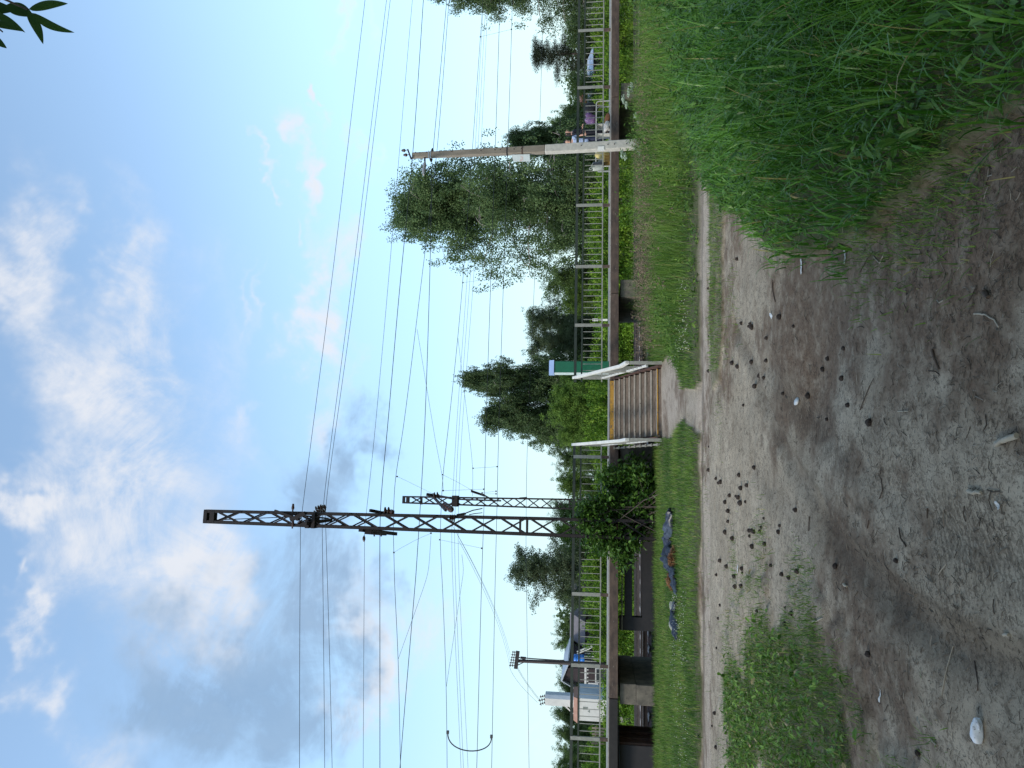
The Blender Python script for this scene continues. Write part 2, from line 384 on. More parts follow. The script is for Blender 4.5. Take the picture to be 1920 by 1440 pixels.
sand = lane * .7 * (.5 + fbm(gx, gy, 1.5, 3, 66)) + inpoly(P_PATH, gx, gy) * sstep(-.1, .55, dpoly(P_PATH + P_PATH[:1], gx, gy) + .5 * (fbm(gx, gy, 3, 3, 65) - .5)) * .85
nx, ny = len(xs), len(ys)
idx = np.arange(nx * ny).reshape(ny, nx)
F = np.stack([idx[:-1, :-1].ravel(), idx[:-1, 1:].ravel(), idx[1:, 1:].ravel(), idx[1:, :-1].ravel()], 1)

def ground_mat():
    m, t, b = newmat('dirt_ground'); L = t.links.new; n = t.nodes.new
    b.inputs['Roughness'].default_value = .95; b.inputs['Specular IOR Level'].default_value = .15
    geo = n('ShaderNodeNewGeometry')
    def nz(sc, det=6, ro=.62, st=(1, 1, 1), di=0):
        mp = n('ShaderNodeMapping'); L(geo.outputs['Position'], mp.inputs[0]); mp.inputs[3].default_value = st
        k = n('ShaderNodeTexNoise'); L(mp.outputs[0], k.inputs['Vector']); k.inputs['Scale'].default_value = sc; k.inputs['Detail'].default_value = det; k.inputs['Roughness'].default_value = ro; k.inputs['Distortion'].default_value = di
        return k.outputs[0]
    def rg(v, a, c, lo=0, hi=1):
        k = n('ShaderNodeMapRange'); L(v, k.inputs[0]); k.inputs[1].default_value = a; k.inputs[2].default_value = c; k.inputs[3].default_value = lo; k.inputs[4].default_value = hi; return k.outputs[0]
    def mx(f, a, c, bt='MIX'):
        k = n('ShaderNodeMix'); k.data_type = 'RGBA'; k.blend_type = bt
        for i, v in ((0, f), (6, a), (7, c)):
            if isinstance(v, tuple): k.inputs[i].default_value = (*v, 1)
            elif isinstance(v, float): k.inputs[i].default_value = v
            else: L(v, k.inputs[i])
        return k.outputs[2]
    def mth(op, a, c):
        k = n('ShaderNodeMath'); k.operation = op
        for i, v in ((0, a), (1, c)):
            if isinstance(v, float): k.inputs[i].default_value = v
            else: L(v, k.inputs[i])
        return k.outputs[0]
    def at_(nm):
        k = n('ShaderNodeAttribute'); k.attribute_name = nm; return k.outputs['Fac']
    big = nz(1.3, 8, .6); mid = nz(9, 8, .68); fine = nz(60, 6, .7); grain = nz(190, 3, .7)
    c = mx(rg(big, .35, .65), (.262, .220, .160), (.385, .330, .248))
    c = mx(rg(mid, .44, .66, 0, .7), c, (.185, .150, .108))
    c = mx(rg(nz(22, 6, .72, (1, .6, 1), .6), .53, .62, 0, .7), c, (.11, .085, .060))
    c = mx(at_('sand'), c, mx(rg(mid, .3, .7), (.40, .34, .275), (.30, .25, .20)))
    c = mx(rg(fine, .54, .63, 0, .85), c, (.072, .055, .040))
    c = mx(rg(grain, .56, .66, 0, .55), c, (.48, .43, .34))
    litc = mx(rg(fine, .35, .6), (.085, .056, .036), (.16, .115, .08))
    lf = mth('MULTIPLY', at_('litter'), rg(mid, .3, .55, .35, 1.0))
    c = mx(lf, c, litc)
    c = mx(mth('MULTIPLY', at_('rut_shade_dark'), 1.0), c, (.060, .047, .034))  # painted rut shade and darker bands
    wv = n('ShaderNodeTexWave'); mpw = n('ShaderNodeMapping'); L(geo.outputs['Position'], mpw.inputs[0]); mpw.inputs[2].default_value = (0, 0, .95); L(mpw.outputs[0], wv.inputs['Vector']); wv.inputs['Scale'].default_value = 9; wv.inputs['Distortion'].default_value = 7; wv.inputs['Detail'].default_value = 2; wv.inputs['Detail Scale'].default_value = 3
    trd = mth('MULTIPLY', at_('tread'), rg(wv.outputs['Fac'], .35, .6))
    c = mx(mth('MULTIPLY', trd, .45), c, (.075, .060, .044))
    c = mx(mth('MULTIPLY', at_('soil'), rg(mid, .25, .6, .8, 1.0)), c, mx(rg(fine, .4, .6), (.045, .060, .020), (.085, .085, .038)))
    # dark crumbs
    vo = n('ShaderNodeTexVoronoi'); L(geo.outputs['Position'], vo.inputs['Vector']); dn_ = n('ShaderNodeTexNoise'); L(geo.outputs['Position'], dn_.inputs['Vector']); dn_.inputs['Scale'].default_value = 22; dn_.inputs['Detail'].default_value = 3; dv_ = n('ShaderNodeVectorMath'); dv_.operation = 'MULTIPLY_ADD'; L(dn_.outputs['Color'], dv_.inputs[0]); dv_.inputs[1].default_value = (.16, .10, 0); L(geo.outputs['Position'], dv_.inputs[2])
    L(dv_.outputs[0], vo.inputs['Vector']); vo.voronoi_dimensions = '2D'; vo.inputs['Scale'].default_value = 13; vo.inputs['Randomness'].default_value = 1
    vo2 = n('ShaderNodeTexVoronoi'); vo2.voronoi_dimensions = '2D'; L(dv_.outputs[0], vo2.inputs['Vector']); vo2.inputs['Scale'].default_value = 31
    sp = mth('MULTIPLY', rg(vo.outputs['Distance'], .20, .12), rg(nz(5, 5, .7), .54, .62))
    sp2 = mth('MULTIPLY', rg(vo2.outputs['Distance'], .27, .17), rg(nz(3.1, 6, .7), .50, .60))
    nsand = mth('SUBTRACT', 1.0, mth('MULTIPLY', at_('sand'), .8))
    c = mx(mth('MULTIPLY', mth('MAXIMUM', sp, sp2), mth('MULTIPLY', nsand, .6)), c, (.045, .034, .025))
    L(c, b.inputs['Base Color'])
    h = mth('ADD', mth('MULTIPLY', mid, .55), mth('ADD', mth('MULTIPLY', fine, .3), mth('MULTIPLY', grain, .08)))
    bp = n('ShaderNodeBump'); bp.inputs['Strength'].default_value = .5; bp.inputs['Distance'].default_value = .02
    L(h, bp.inputs['Height']); L(bp.outputs[0], b.inputs['Normal'])
    return m
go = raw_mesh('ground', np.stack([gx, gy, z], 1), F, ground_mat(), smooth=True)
for nm, v in (('litter', lit), ('soil', soil), ('rut_shade_dark', np.clip(dark, 0, 1)), ('sand', np.clip(sand, 0, 1)), ('tread', np.exp(-(d3 / .17) ** 4) * sstep(.3, .55, fbm(gx, gy, 1.4, 3, 79)))):
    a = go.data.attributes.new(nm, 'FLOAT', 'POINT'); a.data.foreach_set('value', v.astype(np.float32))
tag(go, 'trodden grey sandy ground with needle litter and tyre ruts', None, None, 'structure')
_zi = z.reshape(ny, nx)
def zg(x, y):
    """height of the finished ground sheet"""
    x = np.asarray(x, float); y = np.asarray(y, float)
    i = np.clip(np.searchsorted(xs, x) - 1, 0, nx - 2); j = np.clip(np.searchsorted(ys, y) - 1, 0, ny - 2)
    fx = np.clip((x - xs[i]) / (xs[i + 1] - xs[i]), 0, 1); fy = np.clip((y - ys[j]) / (ys[j + 1] - ys[j]), 0, 1)
    return (_zi[j, i] * (1 - fx) + _zi[j, i + 1] * fx) * (1 - fy) + (_zi[j + 1, i] * (1 - fx) + _zi[j + 1, i + 1] * fx) * fy
def gpz(X, Y):
    p = gp(X, Y); return np.array([p[0], p[1], float(zg(p[0], p[1]))])

# ================================================================ GRASS
GRASS = leafmat('grass_blade', (.040, .105, .016), (.155, .26, .042), (.30, .27, .10), .34, .5, 0)
GRASS_LUSH = leafmat('tall_grass_blade', (.026, .098, .008), (.105, .25, .030), (.23, .21, .07), .30, .36, 0)
def blades(x, y, h, w, lean, seg=4, tint=None, droop=1.0, wind=None, zoff=-.01):
    """curved strips: x,y base; h length; w width; lean = initial tilt; droop bends the tip over"""
    n = len(x); a = rng.random(n) * 2 * np.pi
    if wind is not None: a = wind + rng.normal(0, .9, n)
    dx, dy = np.cos(a), np.sin(a); px_, py_ = -dy, dx
    tw = rng.normal(0, .5, n); wx = px_ * np.cos(tw) + dx * np.sin(tw); wy = py_ * np.cos(tw) + dy * np.sin(tw)
    P = np.zeros((n, seg + 1, 2, 3)); cx = x.copy(); cy = y.copy(); cz = zg(x, y) + zoff; ang = lean.copy()
    for k in range(seg + 1):
        f = k / seg; ww = w * (1 - f ** 2.2) * .5 + w * .02
        for q, sg in ((0, -1), (1, 1)):
            P[:, k, q, 0] = cx + sg * wx * ww; P[:, k, q, 1] = cy + sg * wy * ww; P[:, k, q, 2] = cz
        st = h / seg; cx = cx + dx * np.sin(ang) * st; cy = cy + dy * np.sin(ang) * st; cz = cz + np.cos(ang) * st
        ang = np.minimum(ang + droop * (.25 + 1.5 * f) / seg * 2, 2.7)
    V = P.reshape(-1, 3); b = (np.arange(n) * (seg + 1) * 2)[:, None]
    F = np.concatenate([b + np.array([[2 * k, 2 * k + 1, 2 * k + 3, 2 * k + 2]]) for k in range(seg)], 0)
    if tint is None: tint = rng.random(n)
    return V, F, np.repeat(tint, (seg + 1) * 2)
def leafquads(c, size, aspect, tilt, tint, curl=.15):
    """pointed leaves (two quads, folded on the midrib), c (n,3)"""
    n = len(c); a = rng.random(n) * 2 * np.pi; el_ = tilt
    d = np.stack([np.cos(a) * np.cos(el_), np.sin(a) * np.cos(el_), np.sin(el_)], 1)
    sdv = np.stack([-np.sin(a), np.cos(a), np.zeros(n)], 1); up = np.cross(d, sdv)
    roll = rng.normal(0, .5, n)[:, None]; w = sdv * np.cos(roll) + up * np.sin(roll)
    s = size[:, None]; hw = s * aspect / 2; nrm = np.cross(d, w)
    P = np.stack([c, c + d * s * .35 + w * hw + nrm * hw * .3, c + d * s * .75 + w * hw * .8 + nrm * hw * .3, c + d * s - nrm * s * curl, c + d * s * .75 - w * hw * .8 + nrm * hw * .3, c + d * s * .35 - w * hw + nrm * hw * .3, c + d * s * .5], 1)
    V = P.reshape(-1, 3); b = (np.arange(n) * 7)[:, None]
    F = np.concatenate([b + np.array([[0, 1, 2, 6]]), b + np.array([[6, 2, 3, 4]]), b + np.array([[0, 6, 4, 5]])], 0)
    return V, F, np.repeat(tint, 7)
def joinm(L):
    V = []; F = []; T = []; k = 0
    for v, f, t in L: V.append(v); F.append(f + k); T.append(t); k += len(v)
    return np.concatenate(V), np.concatenate(F), np.concatenate(T)
def scatter(n, x0, x1, y0, y1):
    return rng.uniform(x0, x1, n), rng.uniform(y0, y1, n)
# --- tall grass by the camera, right-hand side
x, y = scatter(78000, .4, 13, 1.2, 11.6)
dn = dpoly([tuple(p) for p in TALL_EDGE], x, y); inside = inpoly(P_TALL, x + (fbm(x, y, .9, 3, 5) - .5) * .24 + (fbm(x, y, 2.6, 3, 15) - .5) * .7, y + (fbm(x, y, 2.2, 3, 16) - .5) * .7)
dist = np.hypot(x, y)
keep = inside & (x < .62 * y + 1.2) & (rng.random(len(x)) < np.clip(1.5 - dist / 12, .35, 1)) & (rng.random(len(x)) < .35 + .5 * sstep(6, 3, y) + 1.6 * fbm(x, y, 1.6, 3, 9)**1.5)
x, y, dn = x[keep], y[keep], dn[keep]
bare = inpoly(G2([(1660, 330), (1700, 380), (1800, 260), (1740, 200), (1690, 250)]), x, y) & (rng.random(len(x)) < .6)
bare &= rng.random(len(x)) < .35
x, y, dn = x[~bare], y[~bare], dn[~bare]
hh = (.24 + .64 * sstep(0, 1.7, dn)) * (.55 + .7 * rng.random(len(x))) * (.8 + .5 * fbm(x, y, .8, 3, 31))
big_ = rng.random(len(x)) < .36
ww = np.where(big_, rng.uniform(.010, .021, len(x)), rng.uniform(.004, .008, len(x)))
V, F, T = blades(x, y, hh, ww, np.abs(rng.normal(.28, .26, len(x))), 6, np.where(rng.random(len(x)) < .035, .97, np.clip(rng.normal(.45, .25, len(x)) + (fbm(x, y, .9, 3, 41) - .5) * .8, 0, .88)), rng.uniform(.2, 2.1, len(x)) ** 1.0)
tg = raw_mesh('tall_grass', V, F, GRASS_LUSH, T); tag(tg, 'tall arching dark green grass beside the sandy track', 'grass', None, 'stuff')
# leafy weeds standing among the tall grass
x, y = scatter(30000, .5, 8, 1.8, 10.8); k = inpoly(P_TALL, x - .12, y) & (x < .6 * y + 1) & (rng.random(len(x)) < sstep(.48, .66, fbm(x, y, 1.1, 4, 97))); x, y = x[k], y[k]
dn = dpoly([tuple(p) for p in TALL_EDGE], x, y); hz_ = rng.random(len(x)) * (.12 + .5 * sstep(0, 1.8, dn))
V, F, T = leafquads(np.stack([x, y, zg(x, y) + .03 + hz_], 1), rng.uniform(.05, .13, len(x)), .34, rng.normal(.3, .5, len(x)), np.clip(rng.normal(.5, .25, len(x)), 0, .9))
tag(raw_mesh('leafy_weeds', V, F, leafmat('leafy_weed', (.028, .088, .015), (.105, .215, .04), None, .3, .4, 0), T), 'leafy weeds growing up through the tall grass', 'weeds', None, 'stuff')
# --- strip between lane and platform
L = []
x, y = scatter(300000, -16, 20, 10.0, 29)
s_, t_, *_ = (*st_of(x, y),)
st, tl, wd, tf = grass_masks(x, y)
k = st & (t_ < .5) & (np.abs(x) < .62 * y + 1.0) & (rng.random(len(x)) < np.where(t_ > -.6, .25, np.where(x > .5, .5, 1.0)))
pier_side = t_ > -3
x, y, s_, t_ = x[k], y[k], s_[k], t_[k]
right = sstep(-.6, 1.6, x + (fbm(x, y, .5, 2, 3) - .5) * 1.5)
edge = sstep(0, 2.6, y - road_far(x))
clump = fbm(x, y, .55, 4, 51)
hh = (.07 + .12 * clump) * (1 - right) + right * (.10 + .72 * edge * (.5 + clump)) * (.55 + .45 * sstep(0.5, 5, x))
hh = hh * rng.uniform(.5, 1.3, len(x)) * (.55 + .9 * fbm(x, y, 1.8, 3, 53))
ww = np.where(hh > .3, .010, .009) * rng.uniform(.6, 1.3, len(x))
yellow = fbm(x, y, .6, 4, 61) * .6 + fbm(x, y, 2.4, 3, 62) * .4
tint = np.clip(rng.normal(.52, .2, len(x)) + (yellow - .5) * 2.4 - .12 * right, 0, .88); tint = np.where(rng.random(len(x)) < .03 + .10 * (1 - right) * sstep(.5, .7, yellow), .97, tint)
L.append(blades(x, y, hh, ww, np.abs(rng.normal(.24, .2 + .12 * right, len(x))), 3, tint, rng.uniform(.2, 1.1, len(x))))
k = (right > .3) & (rng.random(len(x)) < .16 * sstep(.46, .62, fbm(x, y, .8, 4, 55))); lx = np.repeat(x[k], 5); ly = np.repeat(y[k], 5); lz = zg(lx, ly) + np.repeat(hh[k], 5) * rng.uniform(.2, 1.0, len(lx)); L2_ = leafquads(np.stack([lx + rng.normal(0, .03, len(lx)), ly + rng.normal(0, .03, len(lx)), lz], 1), rng.uniform(.05, .12, len(lx)), .38, rng.normal(.2, .5, len(lx)), np.clip(rng.normal(.4, .3, len(lx)), 0, .9)); L.append(L2_)
V, F, T = joinm(L); tag(raw_mesh('grass_verge', V, F, GRASS, T), 'green grass verge between the dirt lane and the platform', 'grass', None, 'stuff')
# purple-brown flowering grass heads over the right-hand verge
x, y = scatter(15000, .8, 15, 12.5, 23); s_, t_ = st_of(x, y)
pz = [gp(X, Y) for X, Y in ((1255, 420), (1250, 300), (1248, 480))]
wgt = sum(np.exp(-((x - p[0]) ** 2 / 5 + (y - p[1]) ** 2 / 2.2)) for p in pz)
k = (t_ < -.5) & (rng.random(len(x)) < np.clip(.03 + .55 * wgt, 0, 1)); x, y = x[k], y[k]
hh = rng.uniform(.5, .95, len(x)); V1, F1, T1 = blades(x, y, hh, np.full(len(x), .0035), np.abs(rng.normal(.1, .1, len(x))), 4, rng.random(len(x)), rng.uniform(.1, .5, len(x)))
SEED = leafmat('grass_seed_head', (.15, .105, .075), (.27, .21, .15), None, .3, .8, 0)
tips = V1.reshape(len(x), 5, 2, 3)[:, 3:, :, :].mean(2); V2 = []; F2 = []; kk = 0
off = rng.normal(0, .018, (len(x), 7, 3)); cen = tips[:, 1][:, None, :] * rng.uniform(.0, 1, (len(x), 7, 1)) + 0
lam = rng.uniform(0, 1, (len(x), 7, 1)); cen = tips[:, 0][:, None] * (1 - lam) + tips[:, 1][:, None] * lam + off
q = rng.normal(0, 1, (len(x), 7, 4, 3)) * .014; V2 = (cen[:, :, None] + q).reshape(-1, 3); F2 = np.arange(len(V2)).reshape(-1, 4)
V, F, T = joinm([(V1, F1, T1), (V2, F2, rng.random(len(V2)))])
tag(raw_mesh('grass_seed_heads', V, F, SEED, T), 'brownish flowering grass heads over the right-hand verge', 'grass', None, 'stuff')
# --- short tuft strip on the lane and weeds on the left
L = []
x, y = scatter(26000, .2, 6, 8, 11.2); st, tl, wd, tf = grass_masks(x, y); k = tf & (rng.random(len(x)) < .25 + .9 * fbm(x, y, 2.2, 3, 71)); x, y = x[k], y[k]
L.append(blades(x, y, rng.uniform(.03, .11, len(x)), rng.uniform(.004, .008, len(x)), np.abs(rng.normal(.5, .3, len(x))), 3, None, rng.uniform(.3, .9, len(x))))
x, y = scatter(170000, -9, -.6, 2.6, 11.2); st, tl, wd, tf = grass_masks(x, y)
cl = fbm(x, y, 1.3, 4, 81); k = wd & (rng.random(len(x)) < (sstep(.34, .54, cl) * .95 + .05) * (.15 + sstep(0, .45, dpoly(P_WEED + P_WEED[:1], x, y)))) & (x > -.62 * y - .8); x, y, cl = x[k], y[k], cl[k]
L.append(blades(x, y, rng.uniform(.025, .10, len(x)) * (.6 + cl), rng.uniform(.003, .007, len(x)), np.abs(rng.normal(.6, .35, len(x))), 3, np.where(rng.random(len(x)) < .06, .97, np.clip(rng.normal(.45, .25, len(x)), 0, .88)), rng.uniform(.3, 1, len(x))))
# stray tufts on bare sand
px_ = []; py_ = []
for X, Y, n, r_ in ((1395,1130,120,.25),(1380,1060,160,.22),(1430,1060,220,.25),(1430,1010,120,.2),(1378,1180,160,.3),(1365,1230,200,.4),(1405,1240,140,.2),(1500,1100,260,.18),(1520,1110,160,.15),(1535,1165,160,.12),(1375,545,90,.2),(1362,620,120,.25),(1380,600,60,.2),(1620,470,500,.2),(1680,430,400,.2),(1730,380,420,.22),(1800,330,400,.25),(1750,1400,50,.12),(1350,780,90,.3),(1318,900,120,.5),(1320,1100,160,.8),(1840,250,420,.22),(1760,300,400,.2)):
    p = gp(X, Y); px_.append(rng.normal(p[0], r_, n)); py_.append(rng.normal(p[1], r_ * .8, n))
x = np.concatenate(px_); y = np.concatenate(py_)
L.append(blades(x, y, rng.uniform(.03, .12, len(x)), rng.uniform(.003, .007, len(x)), np.abs(rng.normal(.6, .35, len(x))), 3, None, rng.uniform(.3, 1, len(x))))
V, F, T = joinm(L); tag(raw_mesh('low_grass', V, F, GRASS, T), 'short sparse grass growing on the bare sand', 'grass', None, 'stuff')
# broad leaves of plantain, dandelion and clover lying in the left-hand weeds
x, y = scatter(26000, -9, -.6, 2.8, 10.5); st, tl, wd, tf = grass_masks(x, y); cl = fbm(x, y, 1.3, 4, 81)
k = wd & (cl > .40) & (rng.random(len(x)) < sstep(.0, .7, dpoly(P_WEED + P_WEED[:1], x, y)) * sstep(.38, .56, cl) * .75); x, y = x[k], y[k]
V, F, T = leafquads(np.stack([x, y, zg(x, y) + rng.uniform(.01, .05, len(x))], 1), rng.uniform(.03, .085, len(x)), .45, rng.normal(.35, .35, len(x)), np.where(rng.random(len(x)) < .06, .97, rng.random(len(x)) * .9))
WEED = leafmat('weed_leaf', (.050, .122, .016), (.135, .25, .04), (.27, .24, .13), .2, .5, 0)
tag(raw_mesh('low_weeds', V, F, WEED, T), 'broad-leaved low weeds in the left-hand sand', 'weeds', None, 'stuff')
# white clover flowers in the verge
fx = []; fy = []
for X0, X1, Y0, Y1, n in ((1282, 1306, 520, 660, 130), (1272, 1302, 1110, 1300, 170), (1275, 1305, 1300, 1440, 60), (1268, 1290, 620, 700, 30)):
    for _ in range(n):
        p = gp(random.uniform(X0, X1), random.uniform(Y0, Y1)); fx.append(p[0]); fy.append(p[1])
fx = np.array(fx); fy = np.array(fy); c = np.stack([fx, fy, zg(fx, fy) + rng.uniform(.09, .16, len(fx))], 1)
oct_ = np.array([[1, 0, 0], [0, 1, 0], [-1, 0, 0], [0, -1, 0], [0, 0, 1], [0, 0, -1]]) * 1.0
of = np.array([[0, 1, 4], [1, 2, 4], [2, 3, 4], [3, 0, 4], [1, 0, 5], [2, 1, 5], [3, 2, 5], [0, 3, 5]])
V = (c[:, None] + oct_[None] * rng.uniform(.005, .010, (len(c), 1, 1))).reshape(-1, 3); F = ((np.arange(len(c)) * 6)[:, None, None] + of[None]).reshape(-1, 3)
tag(raw_mesh('clover_flowers', V, F, mat('clover_white', (.62, .62, .55), (.45, .46, .38), 40)), 'small white clover flowers dotted through the verge', 'flowers', None, 'stuff')

# ================================================================ LITTER ON THE SAND
n = 60000
yy = 2.4 * np.exp(rng.random(n) * math.log(11 / 2.4)); xx = rng.uniform(-1, 1, n) * (.60 * yy + .2)
st, tl, wd, tf = grass_masks(xx, yy)
lm = sstep(.46, .6, fbm(xx, yy, .85, 5, 21) * .65 + fbm(xx, yy, 4.2, 3, 23) * .35)
k = ~tl & ~st & (rng.random(n) < .18 + .8 * lm); xx, yy = xx[k], yy[k]; n = len(xx)
ln = np.exp(rng.normal(math.log(.017), .55, n)); wdt = ln * rng.uniform(.03, .085, n) + .0006; a = rng.random(n) * 6.28
d = np.stack([np.cos(a), np.sin(a), rng.normal(0, .12, n)], 1); pz_ = np.stack([-np.sin(a), np.cos(a), np.zeros(n)], 1)
c = np.stack([xx, yy, zg(xx, yy) + .004], 1); hw = wdt[:, None] / 2; hl = ln[:, None] / 2; upv = np.array([0, 0, 1.0])[None] * hw * 1.2
mid = c + upv + rng.normal(0, .15, (n, 1)) * pz_ * ln[:, None]
P = np.stack([c - d * hl - pz_ * hw, c - d * hl + upv, c - d * hl + pz_ * hw, c + d * hl - pz_ * hw, c + d * hl + upv, c + d * hl + pz_ * hw, mid - pz_ * hw, mid + upv, mid + pz_ * hw], 1)
V = P.reshape(-1, 3); b = (np.arange(n) * 9)[:, None]
F = np.concatenate([b + np.array([[0, 1, 7, 6]]), b + np.array([[1, 2, 8, 7]]), b + np.array([[6, 7, 4, 3]]), b + np.array([[7, 8, 5, 4]])], 0)
tn = np.repeat(rng.random(n) ** 1.6, 9)
LIT = leafmat('needle_litter', (.04, .030, .022), (.15, .125, .095), (.27, .245, .20), .0, .9, 0)
tag(raw_mesh('litter', V, F, LIT, tn), 'fine needle and twig litter over the sand', 'litter', None, 'stuff')
# ================================================================ MATERIALS OF BUILT THINGS
CONC = mat('concrete_grey', (.30, .285, .25), (.22, .205, .18), 5, .85, bump=.25, c3=(.12, .11, .095))
CONC_D = mat('concrete_weathered', (.17, .150, .118), (.085, .076, .064), 3.5, .9, bump=.35, c3=(.07, .06, .05), s3=9)
BEAM = mat('beam_brown_paint', (.105, .072, .056), (.048, .034, .029), 3, .8, bump=.4, stretch=(1, 1, 2.5), c3=(.22, .19, .165), s3=9, a3=.66)
BEAM_K = mat('beam_black_tar', (.020, .018, .018), (.012, .011, .012), 4, .75, bump=.2)
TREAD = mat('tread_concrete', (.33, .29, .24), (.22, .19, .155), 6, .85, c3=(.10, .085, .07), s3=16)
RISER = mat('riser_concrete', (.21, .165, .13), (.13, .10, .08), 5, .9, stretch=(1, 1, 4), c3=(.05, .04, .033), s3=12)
YEL = mat('yellow_paint_worn', (.42, .23, .035), (.30, .16, .03), 8, .8, c3=(.12, .09, .06), s3=14, a3=.58)
WHITEM = mat('white_paint_metal', (.62, .62, .58), (.50, .50, .46), 9, .5, c3=(.30, .22, .15), s3=30, a3=.68)
GREYM = mat('grey_paint_metal', (.28, .28, .25), (.21, .21, .185), 9, .55, c3=(.16, .10, .06), s3=20, a3=.68)
DGREEN = mat('dark_green_rail_paint', (.018, .026, .020), (.030, .038, .028), 8, .45)
RUST = mat('rusty_steel', (.085, .042, .030), (.045, .026, .022), 8, .8, c3=(.13, .065, .035), s3=25)
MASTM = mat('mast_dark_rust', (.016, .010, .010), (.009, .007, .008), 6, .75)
BLACKM = mat('black_tarred_steel', (.012, .012, .015), (.020, .018, .020), 5, .7)
WIRE = mat('wire_dark', (.018, .022, .028), (.012, .014, .018), 5, .55)
INSUL = mat('insulator_brown', (.060, .030, .022), (.040, .022, .018), 10, .3)
STEELR = mat('rail_steel', (.10, .085, .080), (.06, .048, .044), 8, .5, .3)
SHINE = mat('rail_head_polished', (.45, .46, .48), (.38, .38, .40), 6, .28, 1.0)
SLEEP = mat('sleeper_concrete', (.42, .40, .38), (.28, .25, .23), 6, .9)
BALLAST = mat('ballast_stone', (.105, .070, .065), (.050, .036, .036), 16, .95, bump=1.0, c3=(.17, .13, .12), s3=22)

# ================================================================ BALLAST AND TRACKS
L_ = 46
ss = np.arange(-L_, L_ + 8, .5); tt = np.array([4.75, 5.0, 5.5, 7.1, 8.2, 8.9, 9.7, 10.9, 12.4, 13.3, 14.0, 14.8])
zz = np.array([-.62, -.5, -.33, -.33, -.36, -.52, -.36, -.33, -.33, -.36, -.55, -.75])
V = []; 
for s in ss:
    for t, z_ in zip(tt, zz): V.append(rp(s, t, z_ + rng.normal(0, .012)))
nt_ = len(tt); ii = np.arange(len(V)).reshape(len(ss), nt_)
F = np.stack([ii[:-1, :-1].ravel(), ii[1:, :-1].ravel(), ii[1:, 1:].ravel(), ii[:-1, 1:].ravel()], 1)
b_ = raw_mesh('ballast_ground', np.array(V), F, BALLAST); tag(b_, 'reddish brown stone ballast under the railway tracks', None, None, 'structure')
def track(tc, label):
    th = thing('railway_track', rp(0, tc, -.4), label, 'railway track', 'tracks beyond the platform')
    for sg in (-.79, .79):
        mb = MB(); t0 = tc + sg
        prof = [(-.075, -.30), (.075, -.30), (.075, -.285), (.012, -.265), (.012, -.165), (.036, -.155), (.036, -.122), (-.036, -.122), (-.036, -.155), (-.012, -.165), (-.012, -.265), (-.075, -.285)]
        mb.prism([rp(-L_, t0 + a, b) for a, b in prof], SD * (2 * L_)); r_ = mb.build('rail', STEELR, th)
        MB().rbox(-L_, L_, t0 - .033, t0 + .033, -.1205, -.1175).build('rail_head', SHINE, r_)
    n = 0; first = None
    for s in np.arange(-27, 27, .62):
        if first is None:
            first = MB().prism([rp(s - .12, tc - 1.38, -.345), rp(s + .12, tc - 1.38, -.345), rp(s + .10, tc - 1.38, -.298), rp(s - .10, tc - 1.38, -.298)], TD * 2.76).build('sleeper', SLEEP, th); s0 = s
        else:
            c = first.copy(); COL.objects.link(c); c.parent = th; c.location = tuple(SD * (s - s0) + np.array([0, 0, random.uniform(-.008, .006)]))
track(6.3, 'nearer railway track right behind the platform')
track(11.7, 'farther railway track in front of the bright bushes')

# ================================================================ PLATFORM
PW = 4.3; DZ = 1.30
plat = thing('railway_platform', rp(0, 0, -.3), 'long raised concrete railway platform on concrete piers', 'platform')
joints = [-24, -17.6, -10.05, -2.02, 3.15, 10.35, 17.5, 26]
for i, (a, b) in enumerate(zip(joints[:-1], joints[1:])):
    dk = MB(); top = DZ
    dk.rbox(a + .012, b - .012, .0, PW, DZ - .10, DZ); dk.build('deck_slab', CONC, plat, bevel=.012)
    bm = MB(); mt = BEAM_K if i < 2 else BEAM
    for t0 in (1.4, 2.8, PW - .2): bm.rbox(a + .02, b - .02, t0, t0 + .17, DZ - .30, DZ - .102)
    bm.rbox(a + .012, b - .012, -.12, -.003, DZ - .31, DZ - .035)
    bm.build('edge_beam', mt, plat, bevel=.012)
def pier(s, w=.62, label=None):
    p = MB(); z0 = -.42
    def blk(za, zb, d0, d1, ch):
        # block across the platform, lower far and near corners cut off
        o = [rp(s, d0, zb), rp(s, d1, zb), rp(s, d1 - ch * .0, za + ch), rp(s, d1 - ch, za), rp(s, d0 + ch, za), rp(s, d0, za + ch)]
        p.prism(o, SD * w)
    blk(.42, .925, .06, PW - .35, .0); blk(-.42, .405, .02, PW - .38, .12)
    o = p.build('pier', CONC_D, plat, bevel=.02)
    MB().rbox(s + .04, s + w - .04, .2, PW - .5, .404, .421).build('mortar_joint', BLACKM, o)
for s in (-17.3, -10.25, 3.05, 10.35, 17.6): pier(s)
pier(-2.55, .5)
# black painted support frame under the deck, left of the mast
fr = thing('support_frame', rp(-6.7, .5, -.4), 'black painted steel support frame under the platform beside the bush', 'support frame')
def fpart(nm, s0, s1, z0, z1, t0=.42, t1=.75, m=BLACKM): return MB().rbox(s0, s1, t0, t1, z0, z1).build(nm, m, fr)
sA, sB = -8.05, -4.6
fpart('frame_post', sA, sA + .42, -.42, .83); fpart('frame_post', sB - .42, sB, -.42, .83)
fpart('top_beam', sA + .42, sB - .42, .52, .76); fpart('lower_beam', sA + .42, sB - .42, -.32, .20)
fpart('cap_strip', sA - .02, sB + .02, .832, .86, m=CONC); fpart('packing_block', sA, sA + .42, .862, .935); fpart('packing_block', sB - .42, sB, .862, .935)
